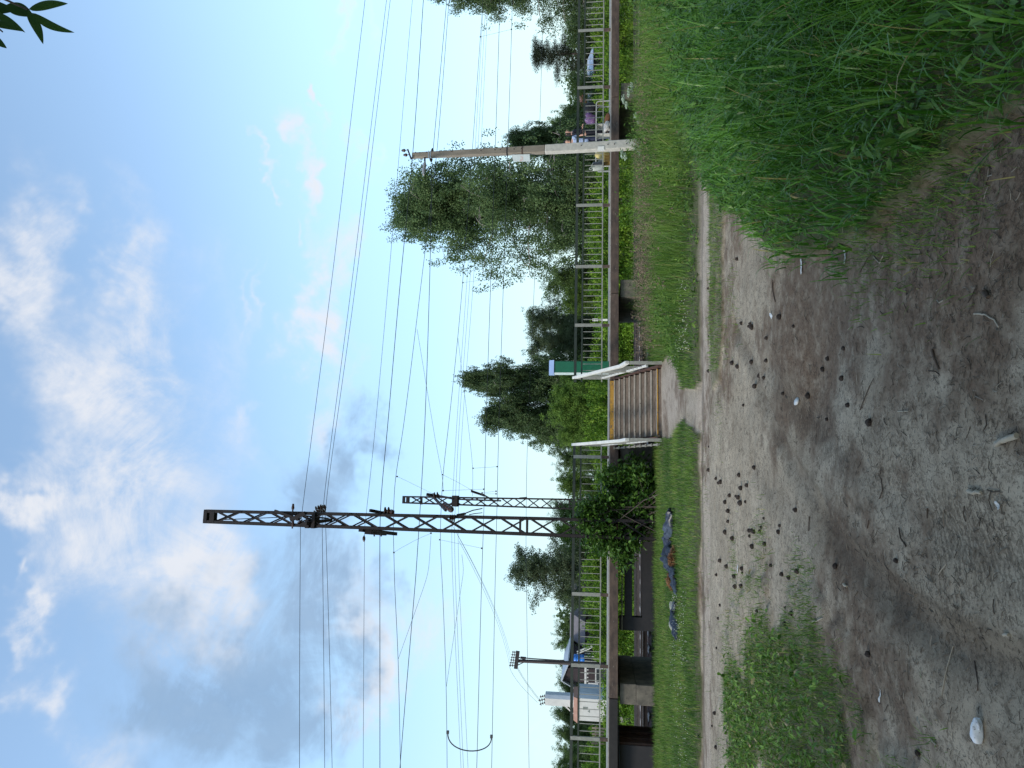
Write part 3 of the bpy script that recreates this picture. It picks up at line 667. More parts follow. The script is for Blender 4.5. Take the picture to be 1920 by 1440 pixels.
# rusty steel box with square holes under the left end
bx_ = thing('steel_box', rp(-12.2, .3, -.4), 'rusty brown steel box with square holes under the platform end', 'steel box')
s0, s1 = -14.2, -11.55
fz0, fz1 = -.38, .93
def frontwall():
    mb = MB(); holes = [(-12.35, .80, .14), (-12.38, .40, .17), (-12.38, -.08, .10)]
    sx = [s0, -12.49, -12.26, s1]
    mb.rbox(sx[0], sx[1], .30, .33, fz0, fz1); mb.rbox(sx[2], sx[3], .30, .33, fz0, fz1)
    zc_ = fz0
    for cx, cz, h in sorted(holes, key=lambda q: q[1]):
        mb.rbox(sx[1], sx[2], .30, .33, zc_, cz - h / 2); zc_ = cz + h / 2
    mb.rbox(sx[1], sx[2], .30, .33, zc_, fz1); return mb
frontwall().build('front_panel', BLACKM, bx_)
sp_ = MB().rbox(s1 - .02, s1, .335, 2.2, fz0 + .1, fz1).build('side_panel', RUST, bx_)
for t in (.36, .85, 1.4, 1.95): MB().rbox(s1, s1 + .06, t, t + .07, fz0 + .12, fz1 - .02).build('rib', RUST, sp_)
MB().rbox(s1 - .02, s1 + .09, .30, 2.2, fz0 - .02, fz0 + .1).build('bottom_channel', RUST, bx_)
MB().rbox(s0, s1 - .03, 2.17, 2.2, fz0, fz1).build('back_rail', RUST, bx_)
cab = MB(); cab.tube([rp(s, -.03, DZ - .36 - .03 * math.sin((s + 16) * .8)) for s in np.linspace(-16, -9.6, 14)] + [rp(-9.4, -.02, DZ - .2)], .014, 5)
cab.build('hanging_cable', WIRE, None, 'dark cable slung along the black beam of the platform', 'cable')

# ================================================================ PLATFORM RAILING
RH = 1.20
def s_at(Y, X=1120, T=.08):
    p = rt(X, Y, T); return st_of(p[0], p[1])[0]
def railing(posts, ends, label):
    a, b = ends; th = thing('platform_railing', rp((a + b) / 2, .08, DZ), label, 'railing', 'railings along the platform edge')
    t0 = .05
    MB().rbox(a, b, t0, t0 + .07, DZ + RH - .09, DZ + RH).build('top_rail', DGREEN, th)
    MB().rbox(a, b, t0, t0 + .06, DZ + RH - .29, DZ + RH - .24).build('middle_rail', DGREEN, th)
    MB().rbox(a, b, t0 + .01, t0 + .05, DZ + .235, DZ + .275).build('bottom_rail', GREYM, th)
    pf = None
    for s in posts:
        mb = MB().rbox(s - .055, s + .055, t0 - .012, t0 - .002, DZ + .25, DZ + RH - .02); mb.rbox(s + .045, s + .055, t0 - .002, t0 + .05, DZ + .25, DZ + RH - .02)
        o = mb.build('post', GREYM, th)
        MB().rbox(s - .05, s + .05, t0 + .0, t0 + .06, DZ + .0, DZ + .248).build('post_foot', BEAM, o)
    sp = sorted([a - 9] + list(posts) + [b + 9]); k0 = None
    for p0, p1 in zip(sp[:-1], sp[1:]):
        q0, q1 = max(p0, a), min(p1, b)
        nb = 9 if (p1 - p0) < 5 else 99
        step = (p1 - p0) / (nb + 1) if nb == 9 else .225
        xs_ = [p0 + step * (i + 1) for i in range(nb)] if p0 > a - 8.9 else [p1 - step * (i + 1) for i in range(int((p1 - a) / step))]
        for s in xs_:
            if not (q0 + .03 < s < q1 - .03): continue
            if k0 is None:
                k0 = MB().rbox(s - .010, s + .010, t0 + .02, t0 + .035, DZ + .277, DZ + RH - .292).build('baluster', GREYM, th); ks = s
            else:
                c = k0.copy(); COL.objects.link(c); c.parent = th; c.location = tuple(SD * (s - ks))
pr = [s_at(Y) for Y in (610, 500, 385, 278, 164, 57, -50)]
pl = [s_at(Y) for Y in (857, 985, 1115, 1249, 1386, 1530)]
railing(pr, (.10, pr[-1] + 2), 'dark green topped railing running right from the stairs')
railing(pl[::-1], (pl[-1] - 1.5, -2.05), 'dark green topped railing running left from the stairs')

# ================================================================ STAIRS
SL, SR, NS = -1.88, .10, 10; RUN = .29; RISE = (DZ + .215) / NS
st_ = thing('staircase', rp((SL + SR) / 2, -1.4, -.22), 'worn concrete steps with yellow first and last riser up to the platform', 'staircase')
for i in range(NS):
    zt = DZ - RISE * (i); t1 = -RUN * i; t0 = -RUN * (i + 1)
    # riser hangs under the nosing of this level
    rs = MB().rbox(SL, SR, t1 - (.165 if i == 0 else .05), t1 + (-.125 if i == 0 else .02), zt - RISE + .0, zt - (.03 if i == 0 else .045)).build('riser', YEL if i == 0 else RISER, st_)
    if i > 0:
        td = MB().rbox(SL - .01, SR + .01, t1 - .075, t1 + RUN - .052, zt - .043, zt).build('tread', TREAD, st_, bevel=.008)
        if i == NS - 1: MB().rbox(SL, SR, t1 - .079, t1 - .0765, zt - .04, zt - .004).build('nosing_strip', YEL, td)
for s in (SL - .10, SR + .04):
    o = [rp(s, -.06, DZ - .10), rp(s, -.06, DZ - .40), rp(s, -RUN * NS + .30, -.26), rp(s, -RUN * NS + .02, -.26), rp(s, -RUN * NS + .02, -.08)]
    MB().prism(o, SD * .05).build('stringer', RUST, st_)
MB().rbox(SL - .05, SR + .05, -.08, .0, DZ - .02, DZ + .012).build('top_edge', CONC, st_)
def handrail(s, label, wide):
    hb = rp(s, -RUN * NS + .1, 0); th = thing('stair_handrail', rp(s, -1.5, -.2), label, 'handrail', 'handrails of the concrete steps')
    tb, tt_ = -RUN * NS + .02, .12
    zb, zt = .66, DZ + RH + .02
    k = lambda t: zb + (zt - zb) * (t - tb) / (tt_ - tb)
    bend = tb + .55
    MB().bar(rp(s, bend, k(bend) - .02), rp(s, tt_, zt - .02), .13, .085, up=SD).build('top_rail', WHITEM, th, bevel=.006)
    MB().bar(rp(s, tb - .12, k(tb) + .15), rp(s, bend + .02, k(bend) - .012), .13, .085, up=SD).build('top_rail', WHITEM, th, bevel=.006)
    lo0, lo1 = tb + .55, tt_
    kz = lambda t: DZ + .26 + (t - tt_) * (RISE / RUN) * 1.02
    MB().bar(rp(s, lo0 - .1, kz(lo0 - .1)), rp(s, lo1, kz(lo1)), .07, .06, up=SD).build('lower_rail', WHITEM, th)
    for t, zz0 in ((tb - .06, -.24), (tb + 1.5, kz(tb + 1.5) - .3), (tt_ - .02, DZ)):
        MB().rbox(s - .045, s + .045, t - .03, t + .03, zz0, k(max(t, tb)) + (.10 if t < tb else -.03)).build('post', GREYM, th)
    n = 12
    for i in range(n):
        t = lo0 + (lo1 - lo0) * (i + .5) / n
        MB().rbox(s - .010, s + .010, t - .010, t + .010, kz(t), k(t) - .03).build('baluster', GREYM, th)
handrail(SR + .14, 'white painted steel handrail on the right of the steps', 1)
handrail(SL - .16, 'white painted steel handrail on the left of the steps', 1)
# ladder-like toothed edge plate on the left of the steps
ed = MB()
for i in range(1, NS): ed.rbox(SL - .31, SL - .23, -RUN * i - .06, -RUN * i + .16, DZ - RISE * i - .03, DZ - RISE * i)
ed.bar(rp(SL - .27, -.1, DZ - .2), rp(SL - .27, -RUN * NS + .2, -.15), .03, .05, up=SD)
ed.build('edge_plate', GREYM, st_)

# ================================================================ GREEN CABINET ON THE DECK
GRN = mat('cabinet_green_paint', (.012, .125, .065), (.010, .105, .055), 5, .4); LBL = mat('cabinet_blue_roof', (.30, .42, .66), (.26, .36, .58), 5, .5); CSIDE = mat('cabinet_lit_side', (.58, .66, .62), (.5, .58, .55), 5, .5)  # pale material puts the light on the cabinet's left side into colour
s0 = s_at(700, 1100, 1.0); s1 = s_at(678, 1100, 1.0)
cb = thing('ticket_cabinet', rp((s0 + s1) / 2, 1.1, DZ), 'tall narrow green metal cabinet standing on the platform by the stairs', 'cabinet')
MB().rbox(s0 + .012, s1, .9, 1.3, DZ, DZ + 1.93).build('body', GRN, cb, bevel=.01)
MB().rbox(s0 - .015, s0 + .012, .90, 1.3, DZ, DZ + 1.93).build('side_panel', CSIDE, cb)
MB().hexa([rp(s0 - .03, .86, DZ + 1.935), rp(s1 + .03, .86, DZ + 1.935), rp(s1 + .03, 1.33, DZ + 1.935), rp(s0 - .03, 1.33, DZ + 1.935), rp(s0 - .03, .92, DZ + 2.10), rp(s1 + .03, .92, DZ + 2.10), rp(s1 + .03, 1.33, DZ + 2.14), rp(s0 - .03, 1.33, DZ + 2.14)]).build('hood', LBL, cb)
MB().rbox(s0 + .03, s1 - .02, .893, .899, DZ + .1, DZ + 1.86).build('door', GRN, cb)

# ================================================================ LATTICE MASTS
def mast(corners, zb, ztop, wb, wt, depth, nb, label, base, lw=.10, dbl=True):
    """two channel legs, laced front and back; corners: centre line (s,t)"""
    s, t = corners; th = thing('catenary_mast', base, label, 'mast', 'lattice catenary masts')
    def leg(sg, z): return s + sg * ((wb + (wt - wb) * (z - zb) / (ztop - zb)) / 2 - lw / 2)
    for sg in (-1, 1):
        mb = MB(); a0 = leg(sg, zb); a1 = leg(sg, ztop); d = depth / 2; th_ = .012
        for t0, t1, ww in ((t - d, t + d, .014),):
            o = sg * (lw / 2 - .007)
            mb.hexa([rp(a0 + o - .007, t0, zb), rp(a0 + o + .007, t0, zb), rp(a0 + o + .007, t1, zb), rp(a0 + o - .007, t1, zb), rp(a1 + o - .007, t0, ztop), rp(a1 + o + .007, t0, ztop), rp(a1 + o + .007, t1, ztop), rp(a1 + o - .007, t1, ztop)])
        for tq in (t - d, t + d - th_):
            mb.hexa([rp(a0 - lw / 2, tq, zb), rp(a0 + lw / 2, tq, zb), rp(a0 + lw / 2, tq + th_, zb), rp(a0 - lw / 2, tq + th_, zb), rp(a1 - lw / 2, tq, ztop), rp(a1 + lw / 2, tq, ztop), rp(a1 + lw / 2, tq + th_, ztop), rp(a1 - lw / 2, tq + th_, ztop)])
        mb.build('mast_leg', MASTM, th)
    # lacing: X panels with short straight gaps as in the photo
    zs = np.linspace(zb + .3, ztop - .45, nb + 1)
    for i in range(nb):
        za, zc2 = zs[i], zs[i + 1]; g = (zc2 - za) * .06
        for j, tq in enumerate((t - depth / 2 - .014, t + depth / 2 + .014)):
            off = 0 if (j == 0 or not dbl or i < nb * .55) else (zc2 - za) * .22
            for sg in (-1, 1):
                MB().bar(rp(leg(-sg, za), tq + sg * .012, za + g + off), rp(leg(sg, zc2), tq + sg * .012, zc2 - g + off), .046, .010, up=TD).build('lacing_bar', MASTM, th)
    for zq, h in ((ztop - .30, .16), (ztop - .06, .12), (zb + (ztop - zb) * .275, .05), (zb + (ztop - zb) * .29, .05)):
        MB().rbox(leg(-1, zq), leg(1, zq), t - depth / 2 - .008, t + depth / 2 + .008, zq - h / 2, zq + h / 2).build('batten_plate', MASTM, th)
    return th
def disc_string(mb, a, b, n, r):
    a = np.array(a, float); b = np.array(b, float); d = (b - a)
    mb.tube([a, b], .018, 5)
    L = np.linalg.norm(d); u = d / L
    for i in range(n):
        c = a + d * ((i + .5) / n); w = L / n
        mb.lathe(c - u * w * .35, [(r * .25, 0), (r, w * .12), (r * .95, w * .25), (r * .3, w * .5), (r * .25, w * .7)], 9, u)
T_M = -1.2
pb = rt(1200, 993, T_M); S_M = st_of(pb[0], pb[1])[0]; ZT = rt(384, 971, T_M)[2]
m1 = mast((S_M, T_M), -.25, ZT, .64, .45, .20, 15, 'tall rusty lattice mast rising out of the bush in front of the platform', rp(S_M, T_M, -.25))
def m1part(mb, nm, m=MASTM, parent=None): return mb.build(nm, m, parent or m1)
# feeder bracket near v=575 with strings of discs
def mz(X, Y=980, T=T_M): return rt(X, Y, T)[2]
zf = mz(585)
mb = MB(); mb.rbox(S_M - .27, S_M + .24, T_M - .22, T_M + .22, zf - .17, zf - .06); mb.rbox(S_M - .27, S_M + .0, T_M - .22, T_M + .22, zf + .02, zf + .15); mb.bar(rt(549, 953, T_M - .12), rt(548, 991, T_M - .12), .035); mb.bar(rp(S_M - .1, T_M - .6, zf), rp(S_M - .1, T_M + 1.9, zf + .1), .10, .14); mb.bar(rp(S_M + .15, T_M + .2, zf + .95), rp(S_M - .05, T_M + 1.8, zf + .15), .05); mb.bar(rt(515, 958, T_M - .15), rt(560, 974, T_M - .15), .09); mb.bar(rt(545, 975, T_M - .15), rt(572, 962, T_M - .15), .12)
fb = m1part(mb, 'feeder_bracket')
mb = MB()
for X0, Y0, X1, Y1, T in ((585, 966, 600, 957, -.6), (592, 955, 606, 950, -.2), (560, 972, 566, 984, -.9), (600, 953, 612, 951, .2), (598, 962, 610, 958, -.4)):
    disc_string(mb, rt(X0, Y0, T), rt(X1, Y1, T), 3, .11)
for Y in (956, 988): mb.lathe(rt(549, Y, T_M - .12), [(.03, 0), (.05, .06), (.03, .2)], 7, SD)
m1part(mb, 'insulator', INSUL, fb)
mb = MB().tube([rt(390, 977, T_M - .05), rt(402, 974, T_M - .05), rt(404, 975, T_M), rt(545, 969, T_M)], .014, 5); m1part(mb, 'anchor_rod')
# cantilever bracket reaching over the platform to the near track (v about 680-745)
zc1 = mz(715)
mb = MB(); mb.bar(rt(676, 993, T_M - .1), rt(742, 1001, 4.6), .13, .13); mb.bar(rt(690, 997, T_M + .1), rt(720, 1000, 2.5), .16, .2); mb.bar(rt(640, 985, T_M), rt(742, 1001, 4.6), .045)
for X, Y in ((701, 1004), (714, 1004)): mb.bar(rt(X, Y - 4, 0.5), rt(X + 1, Y + 2, .5), .04)
ca = m1part(mb, 'cantilever_arm')
mb = MB(); mb.bar(rt(694, 957, T_M), rt(714, 961, T_M + .4), .09, .09); mb.bar(rt(712, 962, T_M), rt(738, 960, T_M + .6), .10, .08)
br = m1part(mb, 'side_bracket')
mb = MB(); disc_string(mb, rt(720, 957, T_M), rt(733, 957, T_M), 2, .12); mb.lathe(rt(735, 960, T_M), [(.03, 0), (.09, .05), (.03, .12)], 8, -TD); m1part(mb, 'insulator', INSUL, br)
# lower registration arms at v about 845-905
mb = MB(); mb.bar(rt(858, 966, T_M), rt(872, 963, 1.5), .07, .07); mb.tube([rt(866, 965, 0), rt(886, 957, 3.5), rt(904, 953.5, 6.3)], .022, 5); mb.tube([rt(880, 965, 2), rt(890, 963, 4), rt(904, 961.5, 6.3)], .016, 5)
ra = m1part(mb, 'registration_arm')
mb = MB(); disc_string(mb, rt(843, 972, T_M - .2), rt(854, 972, T_M - .2), 3, .13); m1part(mb, 'insulator', INSUL, ra)

T_2 = 15.6
pb = rt(1100, 946, T_2); S_2 = st_of(pb[0], pb[1])[0]; ZT2 = rt(755, 939, T_2)[2]
m2 = mast((S_2, T_2), -.6, ZT2, .66, .42, .18, 17, 'thinner looking lattice mast on the far side of the tracks', rp(S_2, T_2, -.6), .085, False)
def m2part(mb, nm, m=MASTM, parent=None): return mb.build(nm, m, parent or m2)
mb = MB(); mb.bar(rt(800, 927, T_2 - .4), rt(812, 929, T_2 - .2), .14, .14); mb.bar(rt(812, 931, T_2), rt(836, 957, T_2 - 3.6), .12, .10); mb.bar(rt(818, 929, T_2), rt(850, 935, T_2 - 2.0), .10, .1); mb.rbox(S_2 - .3, S_2 + .3, T_2 - .26, T_2 + .26, mz(854, 940, T_2) - .16, mz(854, 940, T_2) + .16); mb.bar(rt(790, 932, T_2), rt(790, 946, T_2), .12, .12)
c2_ = m2part(mb, 'cantilever_arm')
mb = MB(); disc_string(mb, rt(813, 929, T_2 - .5), rt(824, 928, T_2 - .5), 2, .19)
disc_string(mb, rt(833, 946, T_2 - 1.8), rt(848, 957, T_2 - 3.4), 4, .17); m2part(mb, 'insulator', INSUL, c2_)
mb = MB(); mb.bar(rt(884, 921, T_2 - 3.6), rt(908, 929, T_2 - 3.0), .09, .09); mb.bar(rt(905, 927, T_2 - 3.0), rt(928, 940, T_2 - .3), .06); mb.bar(rt(853, 936, T_2), rt(939, 939, T_2 - 1.5), .08)
m2part(mb, 'registration_arm')
mb = MB(); mb.bar(rt(974, 934, T_2 - .3), rt(988, 933, T_2 - .3), .10, .08); m2part(mb, 'side_bracket')

# ================================================================ WIRES
def wire(pts, T, r, label, name='overhead_wire', cat='wire', grp='overhead wires'):
    P = [rt(X, Y, T) for X, Y in pts] if not callable(T) else [rt(X, Y, T(i / (len(pts) - 1))) for i, (X, Y) in enumerate(pts)]
    # smooth between the given points
    Q = []
    for a, b in zip(P[:-1], P[1:]):
        for k in range(6): Q.append(a + (b - a) * k / 6)
    Q.append(P[-1])
    for _ in range(6 if len(P) > 2 else 0): Q = [Q[0]] + [(Q[i - 1] + Q[i] * 2 + Q[i + 1]) / 4 for i in range(1, len(Q) - 1)] + [Q[-1]]
    return MB().tube(Q, r, 5).build(name, WIRE, None, label, cat, grp, base=Q[len(Q) // 2])
def kink(a, b): return a
wire([(562, 1620), (561.5, 1440), (562, 1180), (563.5, 985)], -1.0, .0085, 'topmost wire left of the tall mast')
wire([(563.5, 985), (573.8, 900), (621, 540), (684.4, 0), (706, -180)], -1.0, .0085, 'topmost wire right of the tall mast')
wire([(610, 1620), (609, 1440), (606.6, 1180), (604, 975)], -.2, .0085, 'second wire from the top left of the tall mast')
wire([(604, 975), (611, 900), (659, 540), (724.5, 0), (748, -180)], -.2, .0085, 'upper of the close wire pair right of the tall mast')
wire([(626, 1620), (623, 1440), (616.8, 1180), (610, 965)], .2, .0085, 'third wire from the top left of the tall mast')
wire([(610, 965), (615.8, 900), (667, 540), (731.6, 0), (754, -180)], .2, .0085, 'lower of the close wire pair right of the tall mast')
wd_ = wire([(680, 1620), (681, 1440), (682.3, 1180), (683.7, 992)], -.6, .007, 'thin wire with a small insulator left of the tall mast')
mb = MB().tube([rt(682.5, 1004, -.6), rt(682.5, 1008, -.6), rt(682.5, 1012, -.6), rt(682.5, 1016, -.6)], [.015, .05, .05, .015], 7); mb.build('wire_insulator', INSUL, wd_)
wire([(683.7, 990), (693.6, 900), (704, 800), (727.5, 540), (772.8, 0), (790, -180)], -.6, .007, 'thin wire just above the thick feeder right of the mast')
wire([(712.4, 1620), (712.4, 1440), (712.4, 1180), (712, 975), (717, 900), (727, 800), (749, 540), (775, 290), (793.8, 0), (806, -180)], .5, .0125, 'thick feeder cable passing just over the concrete pole top')
wire([(754, 1620), (751, 1440), (747, 1235), (740, 1100), (738.6, 1036), (737, 985), (740, 900), (757.5, 800), (797, 470), (820, 290), (842, 0), (855, -180)], 6.3, .0115, 'messenger wire crossing the pole wire at the far left')
wire([(737, 1620), (751, 1420), (778, 1100), (780.6, 1070), (797.4, 800), (807.5, 470), (810, 303)], -.55, .011, 'bundled pole wire running left from the concrete pole')
wire([(812, 283), (838, 0), (853, -180)], -.55, .010, 'bundled pole wire running right from the concrete pole')
wire([(782, 617), (812, 800), (817, 830), (830, 895), (831, 919)], 6.3, .007, 'thin slanting wire branching down right of the mast')
wire([(808, 1004), (804, 1070), (795, 1100), (747, 1235)], 6.3, .007, 'thin slanting wire rising to the left of the mast')
wire([(839, 1620), (838.5, 1440), (837, 1287), (830, 1100), (824.4, 1012), (830, 890), (841, 800), (858.6, 634), (871, 490), (900.7, 69), (906, 0), (915, -180)], 11.7, .0125, 'far messenger wire above the group of three thin lines')
wire([(858.6, 634), (878.4, 800), (887, 878), (886, 930)], 11.7, .008, 'thin slanting wire above the birch pair')
wire([(866, 1040), (869.6, 1070), (864.7, 1100), (837, 1287)], 11.7, .008, 'thin slanting wire rising toward the wire loop')
for k, pts in enumerate((((872, 1620), (864.5, 1440), (849, 1100), (846, 985), (855.6, 800), (880, 470), (907, 0), (916, -180)), ((877, 1620), (869, 1440), (854, 1100), (851.5, 985), (860, 800), (886, 470), (911, 0), (920, -180)), ((886, 1620), (877.7, 1440), (861, 1100), (858, 985), (865.7, 800), (893, 470), (915, 0), (924, -180)))):
    wire(list(pts), 26 + k, .011, ('top one', 'middle one', 'bottom one')[k] + ' of the three distant parallel thin lines')
wire([(889, 1620), (894, 1440), (902.5, 1100), (907, 975), (911, 800), (922, 470), (937.5, 20), (940, -180)], 6.3, .0115, 'near contact wire above the lowest pair of wires')
wire([(918, 1620), (922, 1440), (928, 1100), (932, 950), (935, 800), (946, 470), (960, 40), (965, -180)], 11.7, .0125, 'far contact wire holding the end of the loop')
wire([(995, 1620), (992, 1440), (987, 1100), (986, 1000), (988, 830), (1004, 500), (1018, 40), (1023, -180)], 24, .013, 'lowest thin wire close over the tree tops')
def clip_at(o, X, Y, T, r=.035): MB().tube([rt(X - 1.2, Y, T), rt(X + 1.2, Y, T)], r, 6).build('clamp', WIRE, o)
def dropper(pts, T, label): 
    o = wire(pts, T, .0055, label, 'dropper_wire', 'dropper', 'droppers of the overhead line')
    for X, Y in (pts[0], pts[-1]): clip_at(o, X, Y, T if not callable(T) else (T(0) if (X, Y) == pts[0] else T(1)))
dropper([(744.6, 893.5), (757, 899), (812, 926)], lambda f: 6.3 + 8 * f, 'slanting dropper wire left end at the far mast')
dropper([(830, 890), (860, 905), (884, 919)], lambda f: 11.7 + .3 * f, 'slanting dropper beside the arm of the far mast')
dropper([(831, 920), (872, 918.5), (890, 917.5), (907, 917.3)], lambda f: 6.3, 'upright dropper right of the far mast')
dropper([(887, 878), (910, 876.5), (932, 875)], 11.7, 'short dropper between the lowest wire pair')
dropper([(904, 924), (930, 921)], 11.7, 'upper of two very short droppers by the far mast')
dropper([(904, 926), (930, 926)], 11.7, 'lower of two very short droppers by the far mast')
dropper([(738.6, 1036), (751, 1028), (782, 1011), (808, 1000)], lambda f: 6.3 - 3 * f, 'slanting dropper wire just left of the tall mast')
dropper([(824.4, 1012), (858, 1019), (880, 1023), (903, 1028)], lambda f: 11.7 - 5.4 * f, 'beaded dropper left of the tall mast')
dropper([(900.7, 69), (930, 62), (959, 55)], 11.7, 'dropper at the far right between birch and pine')
dropper([(868, 530), (905, 525), (944, 521)], 11.7, 'dropper hanging left of the big birch')
lp = MB(); pts = []
for k in range(21):
    a = math.pi * k / 20; X = 839.5 + (921.5 - 839.5) * (1 - math.cos(a)) / 2; Y = 1373 + 8 * k / 20 + 31 * math.sin(a) ** .8; pts.append(rt(X, Y, 11.7 - .02))
lo = lp.tube(pts, .028, 6).build('jumper_loop', WIRE, None, 'dark looped jumper cable hanging between two wires', 'cable')
for X, Y in ((839.5, 1373), (921.5, 1381)): MB().box(rt(X, Y, 11.7), (.14, .1, .12)).build('clamp', WIRE, lo)

# ================================================================ CONCRETE POLE WITH LAMP
POLE_U = mat('pole_concrete_upper', (.235, .205, .165), (.17, .145, .115), 7, .85, bump=.15, stretch=(1, 1, .3), c3=(.12, .085, .055), s3=12, a3=.66)
POLE_L = mat('pole_whitewash_lower', (.47, .45, .40), (.36, .345, .31), 9, .85, bump=.1, c3=(.26, .24, .21), s3=22, a3=.64)
T_P = -.75
pA = rt(1196, 271, T_P); pB = rt(1022, 280.5, T_P); pC = rt(773, 292, T_P)
pA = pA + (pA - pB) * ((pA[2] + .3) / (pB[2] - pA[2]))
cp_ = thing('concrete_pole', pA, 'concrete utility pole with whitewashed lower half and lamp on top', 'utility pole')
def taper(a, b, wa, wb, d=.8):
    h = []
    for p, w in ((a, wa), (b, wb)):
        for i, j in ((-1, -1), (1, -1), (1, 1), (-1, 1)): h.append(p + SD * i * w / 2 + TD * j * w * d / 2)
    return MB().hexa(h)
taper(pA, pB, .33, .285).build('lower_shaft', POLE_L, cp_, bevel=.03)
taper(pB, pC, .27, .19).build('upper_shaft', POLE_U, cp_, bevel=.025)
tp = T_P - .1
mb = MB(); mb.bar(rt(773.5, 296, tp), rt(769.5, 298, tp), .05); mb.bar(rt(770.5, 297, tp), rt(764.5, 280, tp), .05, .05); mb.tube([rt(765, 281.5, tp), rt(760, 281.5, tp)], .012, 5); mb.tube([rt(767, 290, tp), rt(763, 290.3, tp)], .012, 5)
tb_ = mb.build('top_bracket', BLACKM, cp_)
for X, Y in ((757.5, 282), (761, 290.5)): MB().lathe(rt(X + 3, Y, tp), [(.02, 0), (.055, .03), (.06, .07), (.035, .09), (.05, .11), (.02, .15)], 9).build('insulator', INSUL, tb_)
LAMPM = mat('lamp_housing_grey', (.40, .38, .37), (.33, .31, .31), 6, .5)
mb = MB().bar(rt(796.5, 294, T_P), rt(796.8, 308, T_P - .25), .05); la = mb.build('lamp_arm', BLACKM, cp_)
mb = MB().tube([rt(796.5, 305, T_P - .2), rt(796, 309, T_P - .3), rt(795.5, 313, T_P - .4), rt(794.5, 320, T_P - .55), rt(794.2, 328, T_P - .75)], [.04, .06, .055, .06, .025], 8); mb.build('lamp_head', LAMPM, la)
for X, w in ((804.5, .02), (808, .02)):
    p = rt(X, 290.3, T_P); MB().box(p, (.225, .19, .02), SD, TD, (0, 0, 1)).build('metal_band', SHINE, cp_)
for X in (951, 979.5):
    p = rt(X, 283.5 if X > 960 else 284.8, T_P); MB().box(p, (.262, .222, .035), SD, TD, (0, 0, 1)).build('metal_band', RUST if X > 960 else BLACKM, cp_)
p = rt(810.5, 284.5, T_P - .05); MB().lathe(p, [(.02, 0), (.05, .03), (.05, .06), (.012, .14)], 7, SD).build('wire_clamp', BLACKM, cp_)
p = rt(808.5, 297, T_P - .05); MB().lathe(p, [(.02, 0), (.06, .02), (.05, .08), (.012, .14)], 7, -SD).build('wire_clamp', BLACKM, cp_)
PAPER = mat('paper_white', (.72, .71, .67), (.62, .61, .57), 20, .8)
d = T_P - .33 * .4 - .012
mb = MB().hexa([rt(1133, 283, d), rt(1133, 273.8, d), rt(1133, 273.8, d + .006), rt(1133, 283, d + .006), rt(1120, 283, d), rt(1121, 274.5, d), rt(1121, 274.5, d + .006), rt(1120, 283, d + .006)]); mb.build('paper_notice', PAPER, cp_)
# small bolt holes up the shaft
mb = MB()
for X, Y in ((787, 286), (800, 285), (824, 284), (847, 283), (902, 282), (928, 280.5), (938, 280), (964, 279), (978, 278.5), (1090, 272.5), (1140, 270.5), (1152, 270), (1175, 269)):
    mb.box(rt(X, Y, T_P - .14 - (X - 773) * .00005), (.03, .012, .04), SD, TD)
mb.build('bolt_holes', BLACKM, cp_)
# pale metal sign box on the side of the pole
SIGNW = mat('sign_pale_panel', (.66, .70, .68), (.60, .64, .62), 5, .5, c3=(.62, .42, .36), s3=2.5, a3=.60)
q = T_P - .05
h = [rt(X, Y, q + dt) for dt in (-.16, .30) for X, Y in ((993.5, 303), (993, 288.5), (958.5, 290), (963, 303))]
sg = thing('pole_sign', rt(978, 296, q), 'small blank white sign plate fixed to the left of the concrete pole', 'sign')
h = [rt(994, 303, q - .02), rt(993, 289, q), rt(993, 289, q + .03), rt(994, 303, q + .01), rt(963, 303, q - .02), rt(958.5, 290, q), rt(958.5, 290, q + .03), rt(963, 303, q + .01)]
MB().hexa(h).build('sign_panel', SIGNW, sg); MB().bar(rt(979, 290, q + .03), rt(980, 285, q + .03), .03).build('mounting_strap', RUST, sg)
# ================================================================ THINGS ON THE PLATFORM
# bench of bent steel tube, with bags on its seat
T_B = 1.25
def bs(Y, X=1118, T=T_B): p = rt(X, Y, T); return st_of(p[0], p[1])[0]
sb0, sb1 = bs(312), bs(190)
zb_ = rt(1118, 230, T_B)[2]
TUBE = mat('pale_tube_paint', (.50, .50, .46), (.40, .40, .37), 9, .5)
WOODS = mat('bench_slat_wood', (.11, .085, .06), (.075, .058, .042), 4, .8, stretch=(1, 1, 6))
bn = thing('platform_bench', rp((sb0 + sb1) / 2, T_B, DZ), 'long tube framed bench on the platform under the dark bags', 'bench')
for t in (T_B, T_B + .42):
    pts = [rp(sb0, t, DZ)] + [rp(sb0 + .12 * (1 - math.cos(a)), t, zb_ - .12 + .12 * math.sin(a)) for a in np.linspace(0, math.pi / 2, 6)] + [rp(sb1 - .12 * (1 - math.cos(a)), t, zb_ - .12 + .12 * math.sin(a)) for a in np.linspace(math.pi / 2, 0, 6)] + [rp(sb1, t, DZ)]
    MB().tube(pts, .022, 7).build('seat_frame', TUBE, bn)
for i in range(4): MB().rbox(sb0 + .15, sb1 - .1, T_B + .06 + i * .09, T_B + .12 + i * .09, zb_ - .012, zb_ + .012).build('seat_slat', WOODS, bn)
for s in np.linspace(sb0 + .9, sb1 - .9, 3): MB().rbox(s - .02, s + .02, T_B + .02, T_B + .40, DZ, zb_ - .014).build('leg', TUBE, bn)
